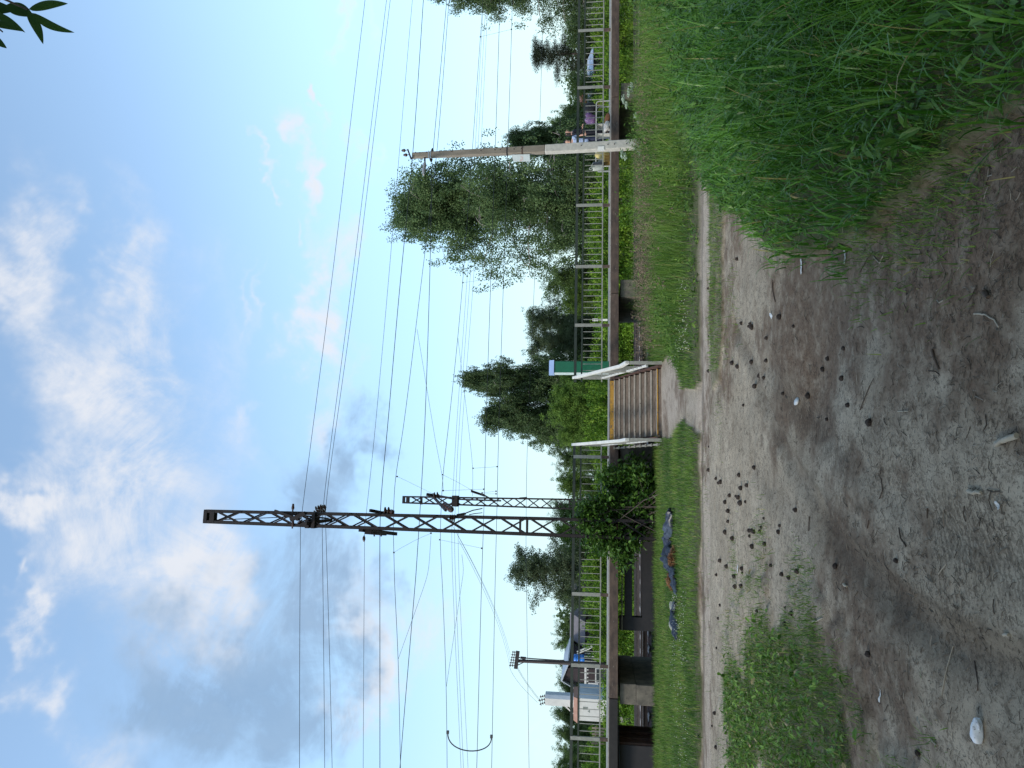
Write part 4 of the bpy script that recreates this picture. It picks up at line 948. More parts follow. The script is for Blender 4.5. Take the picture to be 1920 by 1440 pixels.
# bags: soft lumpy shells
def lump(c, sx, sy, sz, seed, flat=.0, n=22, m=14, amp=.16, ax=SD, ay=TD):
    g = np.random.default_rng(seed); V = []; F = []; k = g.normal(0, 1, (6, 3)); ph = g.random(6) * 6.28
    for i in range(m + 1):
        th_ = math.pi * i / m
        for j in range(n):
            a = 2 * math.pi * j / n; d = np.array([math.sin(th_) * math.cos(a), math.sin(th_) * math.sin(a), math.cos(th_)])
            r_ = 1 + amp * sum(math.sin(2.2 * np.dot(k[q], d) + ph[q]) for q in range(6)) / 2.4
            p = d * r_; p = np.sign(p) * np.abs(p) ** .8
            V.append(np.array(c) + np.array(ax) * p[0] * sx + np.array(ay) * p[1] * sy + np.array([0, 0, 1]) * max(p[2] * sz, -flat if flat else -9))
    for i in range(m):
        for j in range(n): F.append((i * n + j, i * n + (j + 1) % n, (i + 1) * n + (j + 1) % n, (i + 1) * n + j))
    return V, F
def bag(name, Y, w, h, d, colors, label, seed, handles=0):
    c = rp(bs(Y), T_B + .2, zb_ + .012 + h / 2); th = thing(name, c - np.array([0, 0, h / 2]), label, 'bag')
    V, F = lump(c, w / 2, d / 2, h / 2, seed, flat=h / 2); mb = MB(); mb.add(V, F, True); mb.build('bag_body', colors[0], th)
    for i in range(handles):
        s0 = bs(Y) - w * .28 + i * w * .3
        MB().tube([rp(s0 + w * .25 * (1 - math.cos(a)), T_B + .2 - d * .36 + .1 * i, zb_ + h * .85 + .14 * math.sin(a)) for a in np.linspace(0, math.pi, 9)], .012, 5).build('bag_handle', colors[1], th)
    return th
BAGK = mat('bag_black_cloth', (.012, .013, .018), (.008, .009, .012), 12, .7, bump=.2)
BAGP = mat('bag_purple_cloth', (.075, .042, .15), (.16, .085, .17), 9, .55, bump=.2, c3=(.30, .20, .30), s3=24, a3=.6)
BAGL = mat('bag_pink_strap', (.36, .28, .40), (.28, .22, .34), 9, .6)
bag('black_bag', 198, .42, .44, .3, (BAGK, BAGK), 'black rounded bag lying on the right end of the bench', 3, 1)
bag('purple_bag', 217, .42, .40, .28, (BAGP, BAGL), 'purple bag with pinkish straps lying on the bench', 4, 2)
# dog-sized brown sack and crumpled white bag on the deck behind the edge
def decklump(name, Y, t, w, h, d, m, label, cat, seed, amp=.25):
    p = rt(1140, Y, t); s = st_of(p[0], p[1])[0]; c = rp(s, t, DZ + h * .5)
    V, F = lump(c, w / 2, d / 2, h / 2, seed, flat=h / 2, amp=amp); mb = MB(); mb.add(V, F, False); o = mb.build(name, m, None, label, cat, base=rp(s, t, DZ)); return o
decklump('brown_sack', 225, .65, .42, .19, .3, mat('sack_brown', (.22, .095, .04), (.14, .06, .03), 10, .8), 'brown sack lying at the platform edge under the bench', 'sack', 8)
decklump('crumpled_bag', 238, .45, .30, .22, .25, mat('crumpled_white', (.58, .56, .52), (.42, .40, .38), 14, .6), 'crumpled whitish bag lying at the platform edge near the people', 'bag', 9, .5)
# litter bin: dark drum with a white liner bag hung from the tube frame
T_N = .75
def ns(Y, X=1122): p = rt(X, Y, T_N); return st_of(p[0], p[1])[0]
n0, n1 = ns(319), ns(304)
bin_ = thing('litter_bin', rp((n0 + n1) / 2, T_N, DZ), 'dark grey litter bin with white liner bag beside the pole', 'litter bin')
zt_, zl_ = rt(1112, 310, T_N)[2], rt(1132, 310, T_N)[2]
BIND = mat('bin_dark_grey', (.075, .080, .090), (.055, .06, .068), 5, .5); BAGW = mat('liner_white_plastic', (.52, .53, .47), (.42, .44, .38), 9, .45, bump=.2)
cn = (n0 + n1) / 2; rd = (n1 - n0) / 2
MB().lathe(rp(cn, T_N, zl_), [(rd * .98, 0), (rd, .04), (rd, zt_ - zl_ - .02), (rd * .93, zt_ - zl_)], 20).build('bin_drum', BIND, bin_)
V = []; F = []; prof = [(1.04, .0), (1.07, .05), (1.05, .6), (1.07, .93), (1.03, 1.02), (.9, 1.0)]
aa = np.linspace(math.pi * .62, math.pi * 1.42, 12)
for r_, zz_ in prof:
    for a in aa: V.append(rp(cn + rd * r_ * math.cos(a), T_N + rd * r_ * math.sin(a) * 1.0, zl_ + (zt_ - zl_) * zz_ + .012 * math.sin(9 * a + zz_ * 5)))
k = len(aa)
for i in range(len(prof) - 1):
    for j in range(k - 1): F.append((i * k + j, i * k + j + 1, (i + 1) * k + j + 1, (i + 1) * k + j))
mb = MB(); mb.add(V, F, True); lb = mb.build('liner_bag', BAGW, bin_)
sm = lb.modifiers.new('thick', 'SOLIDIFY'); sm.thickness = .008
MB().tube([rt(X, Y, T_N - .2) for X, Y in ((1112, 306), (1110, 309), (1109.5, 312), (1112, 314))], .018, 6).build('bag_knot', BAGW, bin_)
MB().tube([rt(X, Y, T_N - .2) for X, Y in ((1112, 314), (1107, 314), (1104.5, 316.5), (1107, 318), (1111, 316))], .016, 6).build('bag_loop', BAGW, bin_)
for s in (n0 - .06, n1 + .04): MB().tube([rp(s, T_N, DZ), rp(s, T_N, zl_ + .2)], .02, 6).build('bin_leg', TUBE, bin_)
MB().tube([rp(n0 - .06, T_N, zl_ + .2), rp(n1 + .04, T_N, zl_ + .2)], .018, 6).build('bin_leg', TUBE, bin_)
# yellow things left of the pole foot
YP = mat('yellow_plastic', (.50, .42, .16), (.40, .33, .12), 9, .5); YPD = mat('ochre_plastic', (.22, .14, .03), (.16, .10, .025), 9, .5)
p = rt(1128, 291, 1.0); s = st_of(p[0], p[1])[0]
yc = thing('yellow_bag', rp(s, 1.0, DZ), 'pale yellow bag standing behind the concrete pole', 'bag')
V, F = lump(rp(s, 1.0, DZ + .26), .14, .12, .26, 21, flat=.26); mb = MB(); mb.add(V, F, True); mb.build('bag_body', YP, yc)
p = rt(1138, 298, .6); s = st_of(p[0], p[1])[0]
yk = thing('slotted_crate', rp(s, .6, DZ), 'small ochre slotted plastic crate by the pole', 'crate')
for i in range(5): MB().rbox(s - .16 + i * .07, s - .13 + i * .07, .44, .46, DZ + .03, DZ + .20).build('slat', YPD, yk)
MB().rbox(s - .17, s + .19, .462, .76, DZ, DZ + .03).build('crate_floor', YPD, yk); MB().rbox(s - .17, s + .19, .44, .475, DZ + .20, DZ + .225).build('crate_rim', YP, yk); MB().rbox(s - .17, s + .19, .74, .76, DZ + .03, DZ + .22).build('back_wall', YPD, yk)

# ================================================================ PEOPLE
SKIN = mat('skin', (.50, .30, .21), (.44, .25, .18), 12, .55); HAIR = mat('dark_hair', (.020, .014, .012), (.012, .009, .008), 20, .5)
BLKC = mat('black_cloth', (.010, .011, .018), (.014, .014, .022), 9, .8); JEAN = mat('dark_jeans', (.018, .024, .055), (.028, .036, .075), 14, .85)
SHIRT = mat('pale_blue_print_shirt', (.42, .50, .66), (.22, .28, .44), 26, .75, lo=.42, hi=.58, c3=(.58, .62, .70), s3=34)
SHOE = mat('pale_shoe', (.45, .44, .43), (.35, .34, .33), 9, .6)
LIP = mat('lip_red', (.38, .12, .10), (.34, .11, .09), 9, .5); EYE = mat('eye_dark', (.02, .015, .012), (.03, .02, .015), 9, .3)
def skin(name, chains, m, parent, sub=2):
    """chains: list of lists of (point, rx, ry) joined on shared points"""
    V = []; Rr = []; E = []; key = {}
    for ch in chains:
        prev = None
        for p, rx, ry in ch:
            k = tuple(round(float(c), 3) for c in p)
            if k not in key: key[k] = len(V); V.append(np.array(p, float) - BASE[parent.name]); Rr.append((rx, ry))
            i = key[k]
            if prev is not None and prev != i: E.append((prev, i))
            prev = i
    me = bpy.data.meshes.new(name); me.from_pydata([tuple(v) for v in V], E, []); o = bpy.data.objects.new(name, me); COL.objects.link(o); o.parent = parent
    me.materials.append(m); BASE[o.name] = BASE[parent.name]
    md = o.modifiers.new('skin', 'SKIN'); md.use_smooth_shade = True
    sv = me.skin_vertices[0].data
    for i, r_ in enumerate(Rr): sv[i].radius = r_
    sv[0].use_root = True
    s2 = o.modifiers.new('sub', 'SUBSURF'); s2.levels = sub; s2.render_levels = sub
    return o
def person(base, H, yaw, label, woman):
    """standing figure; local x to its left side of picture, y away from its face"""
    th = thing('person', base, label, 'person'); k = H / 1.72
    fx = np.array([math.cos(yaw), math.sin(yaw), 0]); fy = np.array([-math.sin(yaw), math.cos(yaw), 0])
    def P(x, y, z): return np.array(base) + fx * x * k + fy * y * k + np.array([0, 0, z * k])
    sw = .155 if woman else .185
    pel = (P(0, 0, .93), .135, .10)
    body = [[pel, (P(0, .0, 1.10), .125, .095), (P(0, 0, 1.28), .15, .105), (P(0, .01, 1.40), .13, .09), (P(0, .005, 1.47), .055, .055), (P(0, -.01, 1.53), .052, .055)]]
    arms = []
    for sg in (-1, 1):
        if woman: el_, wr = P(sg * .25, -.02, 1.12), P(sg * .16, -.20, 1.05)
        else: el_, wr = P(sg * .27, .02, 1.12), P(sg * .20, -.18, .98)
        arms.append((sg, P(sg * sw, .01, 1.385), el_, wr))
        body.append([(P(0, .01, 1.40), .13, .09), (P(sg * sw, .01, 1.385), .058, .058), (el_, .043, .043), (wr, .030, .028)])
        body.append([pel, (P(sg * .09, 0, .86), .095, .095), (P(sg * .10, -.01, .48), .062, .064), (P(sg * .105, .015, .10), .040, .045), (P(sg * .11, -.07, .035), .038, .030), (P(sg * .115, -.14, .025), .030, .022)])
    # head in the same surface
    body.append([(P(0, -.01, 1.53), .052, .055), (P(0, -.02, 1.585), .068, .078), (P(0, -.012, 1.645), .076, .092), (P(0, -.008, 1.70), .050, .062)])
    skin('body', body, SKIN, th)
    # hands: palm with five fingers
    for sg, sh, el_, wr in arms:
        d = wr - el_; d /= np.linalg.norm(d); side = np.cross(d, (0, 0, 1)); side /= np.linalg.norm(side); up = np.cross(side, d)
        pm = wr + d * .055 * k; ch = [[(wr + d * .012, .022, .020), (pm, .034, .016)]]
        for i, (o, ln) in enumerate(((-.030, .062), (-.010, .075), (.010, .072), (.028, .058))):
            a = pm + side * o * k; b = a + (d * .6 - up * .25) * ln * k; ch.append([(pm, .034, .016), (a + d * .025 * k, .0095, .0095), (b, .0085, .0085), (b + (d * .3 - up * .6) * ln * .6 * k, .007, .007)])
        ch.append([(pm, .034, .016), (pm - side * .042 * k - d * .01, .010, .010), (pm - side * .052 * k + d * .03 * k - up * .02, .008, .008)])
        skin('hand', ch, SKIN, th, 1)
    # face
    MB().lathe(P(0, -.118, 1.630), [(.012, 0), (.014, .008), (.007, .035)], 7).build('nose', SKIN, th)
    MB().box(P(0, -.102, 1.592), (.046, .008, .010), fx, fy).build('mouth', LIP, th)
    for sg in (-1, 1):
        MB().lathe(P(sg * .031, -.1, 1.655), [(.001, -.008), (.010, -.003), (.010, .003), (.001, .008)], 8).build('eye', EYE, th)
        MB().lathe(P(sg * .080, .0, 1.625), [(.004, 0), (.016, .015), (.018, .04), (.006, .058)], 7).build('ear', SKIN, th)
    g = .014
    if woman:
        skin('hair', [[(P(0, .0, 1.715), .075, .075), (P(0, .035, 1.67), .095, .085), (P(0, .055, 1.58), .095, .06), (P(0, .07, 1.46), .10, .05), (P(0, .075, 1.36), .09, .035)], [(P(0, .0, 1.715), .075, .075), (P(.085, .0, 1.62), .028, .05), (P(.10, .0, 1.48), .03, .04)], [(P(0, .0, 1.715), .075, .075), (P(-.085, .0, 1.62), .028, .05), (P(-.10, .0, 1.48), .03, .04)]], HAIR, th)
        skin('blouse', [[(P(0, 0, .74), .165, .13), (P(0, 0, .93), .158, .122), (P(0, 0, 1.10), .142, .112), (P(0, 0, 1.28), .168, .122), (P(0, .01, 1.40), .15, .11), (P(0, .008, 1.455), .075, .075)]] +
             [[(P(0, .01, 1.40), .15, .11), (sh, .072, .072), (el_, .058, .058), (el_ * .05 + wr * .95, .040, .040)] for sg, sh, el_, wr in arms], BLKC, th)
        skin('trousers', [[(P(0, 0, .96), .148, .112), (P(0, 0, .90), .15, .115)]] + [[(P(0, 0, .90), .15, .115), (P(sg * .09, 0, .82), .108, .108), (P(sg * .10, -.01, .48), .085, .085), (P(sg * .105, .012, .07), .075, .08)] for sg in (-1, 1)], BLKC, th)
    else:
        skin('hair', [[(P(0, .035, 1.60), .07, .06), (P(0, .03, 1.67), .088, .085), (P(0, .0, 1.715), .074, .085), (P(0, -.04, 1.725), .058, .045)]], HAIR, th)
        skin('shirt', [[(P(0, 0, .78), .164, .128), (P(0, 0, .86), .162, .126), (P(0, 0, .98), .155, .12), (P(0, 0, 1.10), .148, .115), (P(0, 0, 1.28), .172, .125), (P(0, .01, 1.40), .152, .112), (P(0, .008, 1.46), .075, .075)]] +
             [[(P(0, .01, 1.40), .152, .112), (sh, .076, .076), (sh * .35 + el_ * .65, .066, .066)] for sg, sh, el_, wr in arms], SHIRT, th)
        skin('trousers', [[(P(0, 0, 1.06), .142, .108), (P(0, 0, .90), .15, .115)]] + [[(P(0, 0, .90), .15, .115), (P(sg * .09, 0, .82), .108, .108), (P(sg * .10, -.01, .48), .078, .08), (P(sg * .105, .012, .09), .062, .068)] for sg in (-1, 1)], JEAN, th)
    for sg in (-1, 1): skin('shoe', [[(P(sg * .105, .03, .045), .048, .044), (P(sg * .11, -.06, .042), .046, .040), (P(sg * .115, -.15, .035), .038, .030)]], SHOE if not woman else BLKC, th, 1)
    return th
def pbase(X, Y, T): p = rt(X, Y, T); s = st_of(p[0], p[1])[0]; return rp(s, T, DZ)
person(pbase(1060, 250, 2.0), 1.72, A8 + .75, 'person with long dark hair in black clothes standing on the platform', True)
person(pbase(1060, 267, 1.85), 1.71, A8 - .1, 'person in pale patterned shirt and dark jeans beside the concrete pole', False)

# ================================================================ BEYOND THE TRACKS
def D3(X, Y, D): return at(X, Y, D)
def front(D, X0, X1, Y0, Y1, dep, mb=None, ang=0.0):
    """upright block whose front fills the given picture rectangle at depth D"""
    a = D3(X1, Y1, D); b = D3(X1, Y0, D); c = D3(X0, Y1, D)
    x0, x1 = a[0], b[0]; z0, z1 = a[2], c[2]; mb = mb or MB(); y = D
    ca_, sa_ = math.cos(ang), math.sin(ang)
    def q(x, yy, z): return np.array([x0 + (x - x0) * ca_ - (yy - y) * sa_, y + (x - x0) * sa_ + (yy - y) * ca_, z])
    return mb.hexa([q(x0, y, z0), q(x1, y, z0), q(x1, y + dep, z0), q(x0, y + dep, z0), q(x0, y, z1), q(x1, y, z1), q(x1, y + dep, z1), q(x0, y + dep, z1)]), (x0, x1, z0, z1, q)
WM = mat('kiosk_pale_metal', (.62, .61, .58), (.54, .53, .51), 3, .5); BM_ = mat('kiosk_shade_blue', (.50, .56, .64), (.45, .51, .59), 3, .5); PINK = mat('kiosk_rusty_roof', (.38, .21, .155), (.30, .165, .12), 4, .7)  # blue tone is sky-lit shade of the right-hand sides, put into the colour
Dk = 46.0
a = D3(1150, 1355, Dk); b = D3(1150, 1313, Dk); zg_ = -.5
kx0, kx1 = a[0], b[0]; kz = D3(1083, 1330, Dk)[2]
ks_ = thing('transformer_kiosk', (kx0, Dk, zg_), 'pale metal transformer kiosk with rusty roof and tall cable tower', 'transformer kiosk')
MB().hexa([(kx0, Dk, zg_), (kx1, Dk, zg_), (kx1, Dk + 1.6, zg_), (kx0, Dk + 1.6, zg_), (kx0, Dk, kz), (kx1, Dk, kz), (kx1, Dk + 1.6, kz), (kx0, Dk + 1.6, kz)]).build('cabinet_body', WM, ks_)
MB().hexa([(kx1 + .002, Dk - .02, zg_), (kx1 + .28, Dk + .2, zg_), (kx1 + .28, Dk + 1.6, zg_), (kx1 + .002, Dk + 1.6, zg_), (kx1 + .002, Dk - .02, kz), (kx1 + .28, Dk + .2, kz), (kx1 + .28, Dk + 1.6, kz), (kx1 + .002, Dk + 1.6, kz)]).build('shaded_side', BM_, ks_)  # right side of the body, its bluish shade painted on
rz = D3(1077, 1330, Dk)[2]
MB().hexa([(kx0 - .12, Dk - .15, kz + .01), (kx1 + .05, Dk - .15, kz + .01), (kx1 + .05, Dk + 1.7, kz + .01), (kx0 - .12, Dk + 1.7, kz + .01), (kx0 - .05, Dk + .1, rz + .06), (kx1 + .02, Dk + .1, rz + .06), (kx1 + .02, Dk + 1.6, rz + .12), (kx0 - .05, Dk + 1.6, rz + .12)]).build('roof', PINK, ks_)
tx0, tx1 = D3(1080, 1326, Dk + .6)[0], D3(1080, 1313, Dk + .6)[0]; tz = D3(1022, 1318, Dk + .6)[2]
MB().hexa([(tx0, Dk + .6, rz), (tx1, Dk + .6, rz), (tx1, Dk + 1.2, rz), (tx0, Dk + 1.2, rz), (tx0, Dk + .6, tz), (tx1, Dk + .6, tz), (tx1, Dk + 1.2, tz), (tx0, Dk + 1.2, tz)]).build('cable_tower', WM, ks_)
MB().hexa([(tx1 + .002, Dk + .6, rz), (tx1 + .22, Dk + .7, rz), (tx1 + .22, Dk + 1.2, rz), (tx1 + .002, Dk + 1.2, rz), (tx1 + .002, Dk + .6, tz), (tx1 + .22, Dk + .7, tz), (tx1 + .22, Dk + 1.2, tz), (tx1 + .002, Dk + 1.2, tz)]).build('tower_side', BM_, ks_)  # same painted shade tone on the tower's right side
mb = MB(); mb.bar((tx0, Dk + .9, tz - 1.2), (kx0, Dk + .9, rz + .1), .07); mb.bar((tx0, Dk + .7, tz - 1.5), (kx0 + .5, Dk + .7, rz + .1), .06); mb.build('brace', WM, ks_)
mb = MB()
for i in range(3): disc_string(mb, (tx0 + .1 + i * .22, Dk + .8, tz), (tx0 - .02 + i * .25, Dk + .7, tz + .45 - .08 * abs(i - 1)), 3, .11)
mb.build('insulator', INSUL, ks_)
SIGNG = mat('kiosk_sign_grey', (.22, .24, .22), (.18, .20, .18), 5, .6)
front(Dk - .012, 1093, 1102, 1326, 1331, .008)[0].build('door_label', SIGNG, ks_)
q0 = D3(1106, 1334, Dk - .012); q1 = D3(1103.5, 1334, Dk)[2]
MB().prism([(q0[0] - .09, Dk - .012, q0[2]), (q0[0] + .09, Dk - .012, q0[2]), (q0[0], Dk - .012, q0[2] + .15)], (0, .008, 0)).build('warning_triangle', SIGNG, ks_)
mb = MB()
for i in range(14):
    zz_ = zg_ + .2 + i * .08; mb.box(((kx0 + kx1) / 2, Dk - .006, zz_), (kx1 - kx0 - .2, .010, .03))
mb.build('louvre', GREYM, ks_)
# dark wooden power pole with crossarm
Dp = 42.0
pp = thing('power_pole', (*D3(1150, 1246, Dp)[:2], -.6), 'dark slender power pole with insulator crossarm between tank and house', 'power pole')
WOODP = mat('pole_dark_wood', (.075, .060, .058), (.050, .040, .040), 6, .85, stretch=(1, 1, .3))
a = D3(1150, 1246, Dp); a[2] = -.6; b = D3(968, 1239, Dp)
MB().tube([a, (a + b) / 2, b], [.14, .12, .095], 9).build('shaft', WOODP, pp)
MB().bar(D3(967, 1253.5, Dp - .12), D3(971, 1221, Dp - .12), .12, .22).build('crossarm', BLACKM, pp)
mb = MB()
for Y in (1223, 1228, 1233, 1238, 1243, 1248):
    p = D3(968 + (1238 - Y) * .12, Y, Dp - .12); q = D3(956.5 + (1238 - Y) * .22, Y - .5, Dp - .12); disc_string(mb, p, q, 3, .085)
mb.build('insulator', INSUL, pp)
mb = MB(); mb.bar(D3(972, 1232, Dp), D3(984, 1237, Dp), .045); mb.bar(D3(971, 1247, Dp), D3(984, 1241, Dp), .04); mb.tube([D3(976, 1233, Dp - .15), D3(1000, 1235, Dp - .15), D3(1046, 1238, Dp - .15), D3(1058, 1238, Dp - .15)], .035, 5); mb.tube([D3(976, 1233, Dp - .15), D3(986, 1234, Dp - .15)], .07, 6); mb.build('brace', BLACKM, pp)
def wire3(P, r, label, grp='wires of the power pole'): 
    return MB().tube(P, r, 5).build('service_wire', WIRE, None, label, 'wire', grp, base=P[len(P) // 2])
for i, (px3, lb_) in enumerate(((((955, 1248), (1005, 1310), (1008, 1317), 10), 'lowest-hanging wire sagging from pole crossarm to kiosk tower'), (((968, 1247), (1011, 1312), (1015, 1318), 7), 'inner sagging wire from power pole to kiosk tower'), (((970, 1247.5), (1012, 1309), (1015, 1315), 3), 'upper sagging wire from power pole to kiosk tower'))):
    (X0, Y0), (Xm, Ym), (X1, Y1), sag = px3; P = []
    for k in range(17):
        f = k / 16; X = X0 + (X1 - X0) * (f ** 1.45 if i == 0 else f ** 1.25); Y = Y0 + (Y1 - Y0) * f; P.append(D3(X, Y, Dp + (Dk + .8 - Dp) * f))
    wire3(P, .008, lb_)
for i, (X0, Y0, X1, Y1) in enumerate(((848, 985, 957, 1228), (858, 1003, 956, 1237), (861, 1015, 955, 1246))):
    A_ = D3(X0, Y0, 24.0); B_ = D3(X1, Y1, Dp)
    P = [A_ + (B_ - A_) * k / 16 - np.array([0, 0, .25 * 4 * (k / 16) * (1 - k / 16)]) for k in range(17)]
    wire3(P, .0055, ('right-hand', 'middle', 'left-hand')[i] + ' wire of three slanting from tall mast to power pole', 'wires from mast to power pole')
# blue tank on a steel stand
BLU = mat('tank_blue_plastic', (.035, .19, .62), (.03, .16, .52), 4, .35)
Db = 45.0
bt = thing('blue_tank', (*D3(1135, 1234, Db)[:2], -.5), 'bright blue water tank on a pale stand beside the dark pole', 'tank')
c = D3(1086, 1234.5, Db); hgt = D3(1076, 1234, Db)[2] - D3(1096, 1234, Db)[2]; wd = D3(1086, 1227, Db)[0] - D3(1086, 1242, Db)[0]
mb = MB(); n = 16; prof = [(.92, 0), (1, .04), (1, .30), (.96, .33), (1, .36), (1, .64), (.96, .67), (1, .70), (1, .94), (.85, 1)]
mb.lathe(c - np.array([0, 0, hgt / 2]), [(r_ * wd / 2, z_ * hgt) for r_, z_ in prof], 20); mb.build('tank_shell', BLU, bt)
zt2 = c[2] - hgt / 2
for sx in (-1, 1):
    for sy in (-1, 1): MB().bar((c[0] + sx * .34, c[1] + sy * .34, -.5), (c[0] + sx * .24, c[1] + sy * .24, zt2), .06).build('stand_leg', TUBE, bt)
mb = MB()
for z_ in (.3, .8, 1.15): mb.box((c[0], c[1] - .34, z_), (.66, .05, .04))
mb.tube([c + np.array([wd / 2 + .03, -.2, hgt / 2 + .04]), c + np.array([-wd / 2 - .03, -.2, hgt / 2 + .04]), c + np.array([-wd / 2 - .03, -.2, -hgt / 2])], .03, 5); mb.build('stand_rail', TUBE, bt)
# leaning pale poles by the tank
lp_ = thing('leaning_ladder', (*D3(1120, 1212, Db - .5)[:2], -.5), 'grey ladder leaning by the blue tank', 'ladder')
for dY in (0, 4): MB().bar(D3(1112, 1209 + dY, Db - .6), D3(1082, 1222 + dY, Db), .06).build('ladder_rail', TUBE, lp_)
for k in range(5): f = .1 + .2 * k; MB().bar(D3(1112 - 30 * f, 1209 + 13 * f, Db - .58 + .6 * f), D3(1112 - 30 * f, 1213 + 13 * f, Db - .58 + .6 * f), .03).build('ladder_rung', TUBE, lp_)
# gable house
Dh = 58.0
WALLB = mat('house_dark_wall', (.045, .032, .036), (.032, .024, .028), 4, .85); ROOFG = mat('house_pale_roof', (.42, .46, .52), (.34, .38, .44), 3, .45); TRIM = mat('house_trim_white', (.55, .54, .52), (.46, .45, .44), 4, .6)
L0, L1, AP = D3(1080, 1293, Dh), D3(1066, 1247, Dh), D3(1054, 1277, Dh)
zb_h = -.5; xe0, xe1 = L0[0], L1[0]; xa, za_ = AP[0], AP[2]; ze0, ze1 = L0[2], L1[2]
hs = thing('house', (xa, Dh, zb_h), 'small dark gabled house with pale metal roof left of the power pole', 'house')
xw0, xw1 = xe0 + .5, xe1 - .35
def roofz(x): return za_ + (x - xa) * ((ze0 - za_) / (xe0 - xa) if x < xa else (ze1 - za_) / (xe1 - xa))
MB().prism([(xw0, Dh + .3, zb_h), (xw1, Dh + .3, zb_h), (xw1, Dh + .3, roofz(xw1) - .03), (xa, Dh + .3, za_ - .06), (xw0, Dh + .3, roofz(xw0) - .03)], (0, 6, 0)).build('wall', WALLB, hs)
rf = MB()
for xx_, zz_ in ((xe0, ze0), (xe1, ze1)):
    rf.prism([(xa, Dh, za_), (xx_, Dh, zz_), (xx_, Dh, zz_ + .10), (xa, Dh, za_ + .12)], (0, 6.8, 0))
rf.build('roof', ROOFG, hs)
x0_, x1_ = D3(1095, 1288, Dh)[0], D3(1095, 1256, Dh)[0]
zp = D3(1098, 1270, Dh)[2]
MB().box(((x0_ + x1_) / 2, Dh - .9, zp), (x1_ - x0_ + 2.2, .12, .16)).build('porch_beam', TRIM, hs)
mb = MB()
for i in range(12): mb.box((x0_ - 1 + i * (x1_ - x0_ + 2) / 11, Dh - .88, zp - .16), (.08, .08, .14))
mb.build('porch_trim', TRIM, hs)
for i in range(3): MB().box((x0_ - .9 + i * (x1_ - x0_ + 1.8) / 2, Dh - .9, (zp - .2 + zb_h) / 2), (.10, .10, zp - .2 - zb_h)).build('porch_post', TRIM, hs)
fw = MB().box(((x0_ + x1_) / 2 + .2, Dh + .27, 1.3), (1.2, .06, 1.1)).build('window', TRIM, hs)
MB().box(((x0_ + x1_) / 2 + .2, Dh + .23, 1.3), (1.0, .02, .9)).build('pane', mat('dark_glass', (.03, .035, .04), (.02, .025, .03), 3, .1), fw)
# long grey shed roofs behind the bushes
Dg = 62
for (X0, X1, Y0, Y1, lab) in ((1066.5, 1097, 1165, 1216, 'long grey shed roof behind the bushes right of the blue tank'), (1068, 1096, 1104, 1133, 'grey shed roof behind the bushes under the pale tree')):
    a = D3(X1, Y1, Dg); b = D3(X0, Y0, Dg)
    sh = thing('shed', ((a[0] + b[0]) / 2, Dg, -.5), lab, 'shed')
    GR = mat('shed_grey_roof', (.17, .155, .165), (.13, .12, .128), 3, .8)
    MB().prism([(a[0], Dg, a[2]), (a[0], Dg + 2.5, b[2]), (a[0], Dg + 5, a[2])], (b[0] - a[0], 0, 0)).build('roof', GR, sh)
    MB().hexa([(a[0] + .2, Dg + .2, -.5), (b[0] - .2, Dg + .2, -.5), (b[0] - .2, Dg + 4.8, -.5), (a[0] + .2, Dg + 4.8, -.5), (a[0] + .2, Dg + .2, a[2] - .005), (b[0] - .2, Dg + .2, a[2] - .005), (b[0] - .2, Dg + 4.8, a[2] - .005), (a[0] + .2, Dg + 4.8, a[2] - .005)]).build('wall', WALLB, sh)
# right-hand house with pale blue-white roof and brick gable
Dr = 60; BRK = mat('brick_red', (.26, .085, .07), (.20, .065, .055), 8, .85); ROOFW = mat('roof_pale_blue_metal', (.62, .70, .80), (.54, .62, .74), 2, .4)
a = D3(1112, 192, Dr); b = D3(1100, 92, Dr + 3)
hr = thing('brick_house', ((a[0] + b[0]) / 2, Dr, -.5), 'low brick house with pale blue-white metal roof behind the bushes', 'house')
xl, xr_ = D3(1101, 191, Dr)[0], D3(1101, 86, Dr)[0]; zlo, zhi = D3(1112, 150, Dr)[2], D3(1100.5, 150, Dr)[2]
MB().hexa([(xl, Dr, zhi - .08), (xr_, Dr, zlo), (xr_, Dr + 1.2, zlo + .1), (xl, Dr + 1.2, zhi), (xl + .2, Dr + 2.5, zhi), (xr_, Dr + 2.5, zhi), (xr_, Dr + 2.6, zhi + .1), (xl + .2, Dr + 2.6, zhi + .1)])
MB().hexa([(xl + 1.0, Dr, zlo), (xr_, Dr, zlo), (xr_, Dr + .1, zlo - .06), (xl + 1.0, Dr + .1, zlo - .06), (xl, Dr + 2.6, zhi + .02), (xr_, Dr + 2.6, zhi + .02), (xr_, Dr + 2.7, zhi - .04), (xl, Dr + 2.7, zhi - .04)]).build('roof', ROOFW, hr)
MB().hexa([(xl + 1.2, Dr + .3, -.5), (xr_ - .3, Dr + .3, -.5), (xr_ - .3, Dr + 2.5, -.5), (xl + 1.2, Dr + 2.5, -.5), (xl + 1.2, Dr + .3, zlo - .08), (xr_ - .3, Dr + .3, zlo - .08), (xr_ - .3, Dr + 2.5, zlo - .08), (xl + 1.2, Dr + 2.5, zlo - .08)]).build('wall', WALLB, hr)
gx0, gx1 = D3(1095, 189, Dr + 3)[0], D3(1095, 160, Dr + 3)[0]; gzt = D3(1091, 170, Dr + 3)[2]; gza = D3(1085, 170, Dr + 3)[2]
MB().prism([(gx0, Dr + 2.75, -.5), (gx1, Dr + 2.75, -.5), (gx1, Dr + 2.75, gza), (gx0, Dr + 2.75, gzt)], (0, 4, 0)).build('gable', BRK, hr)
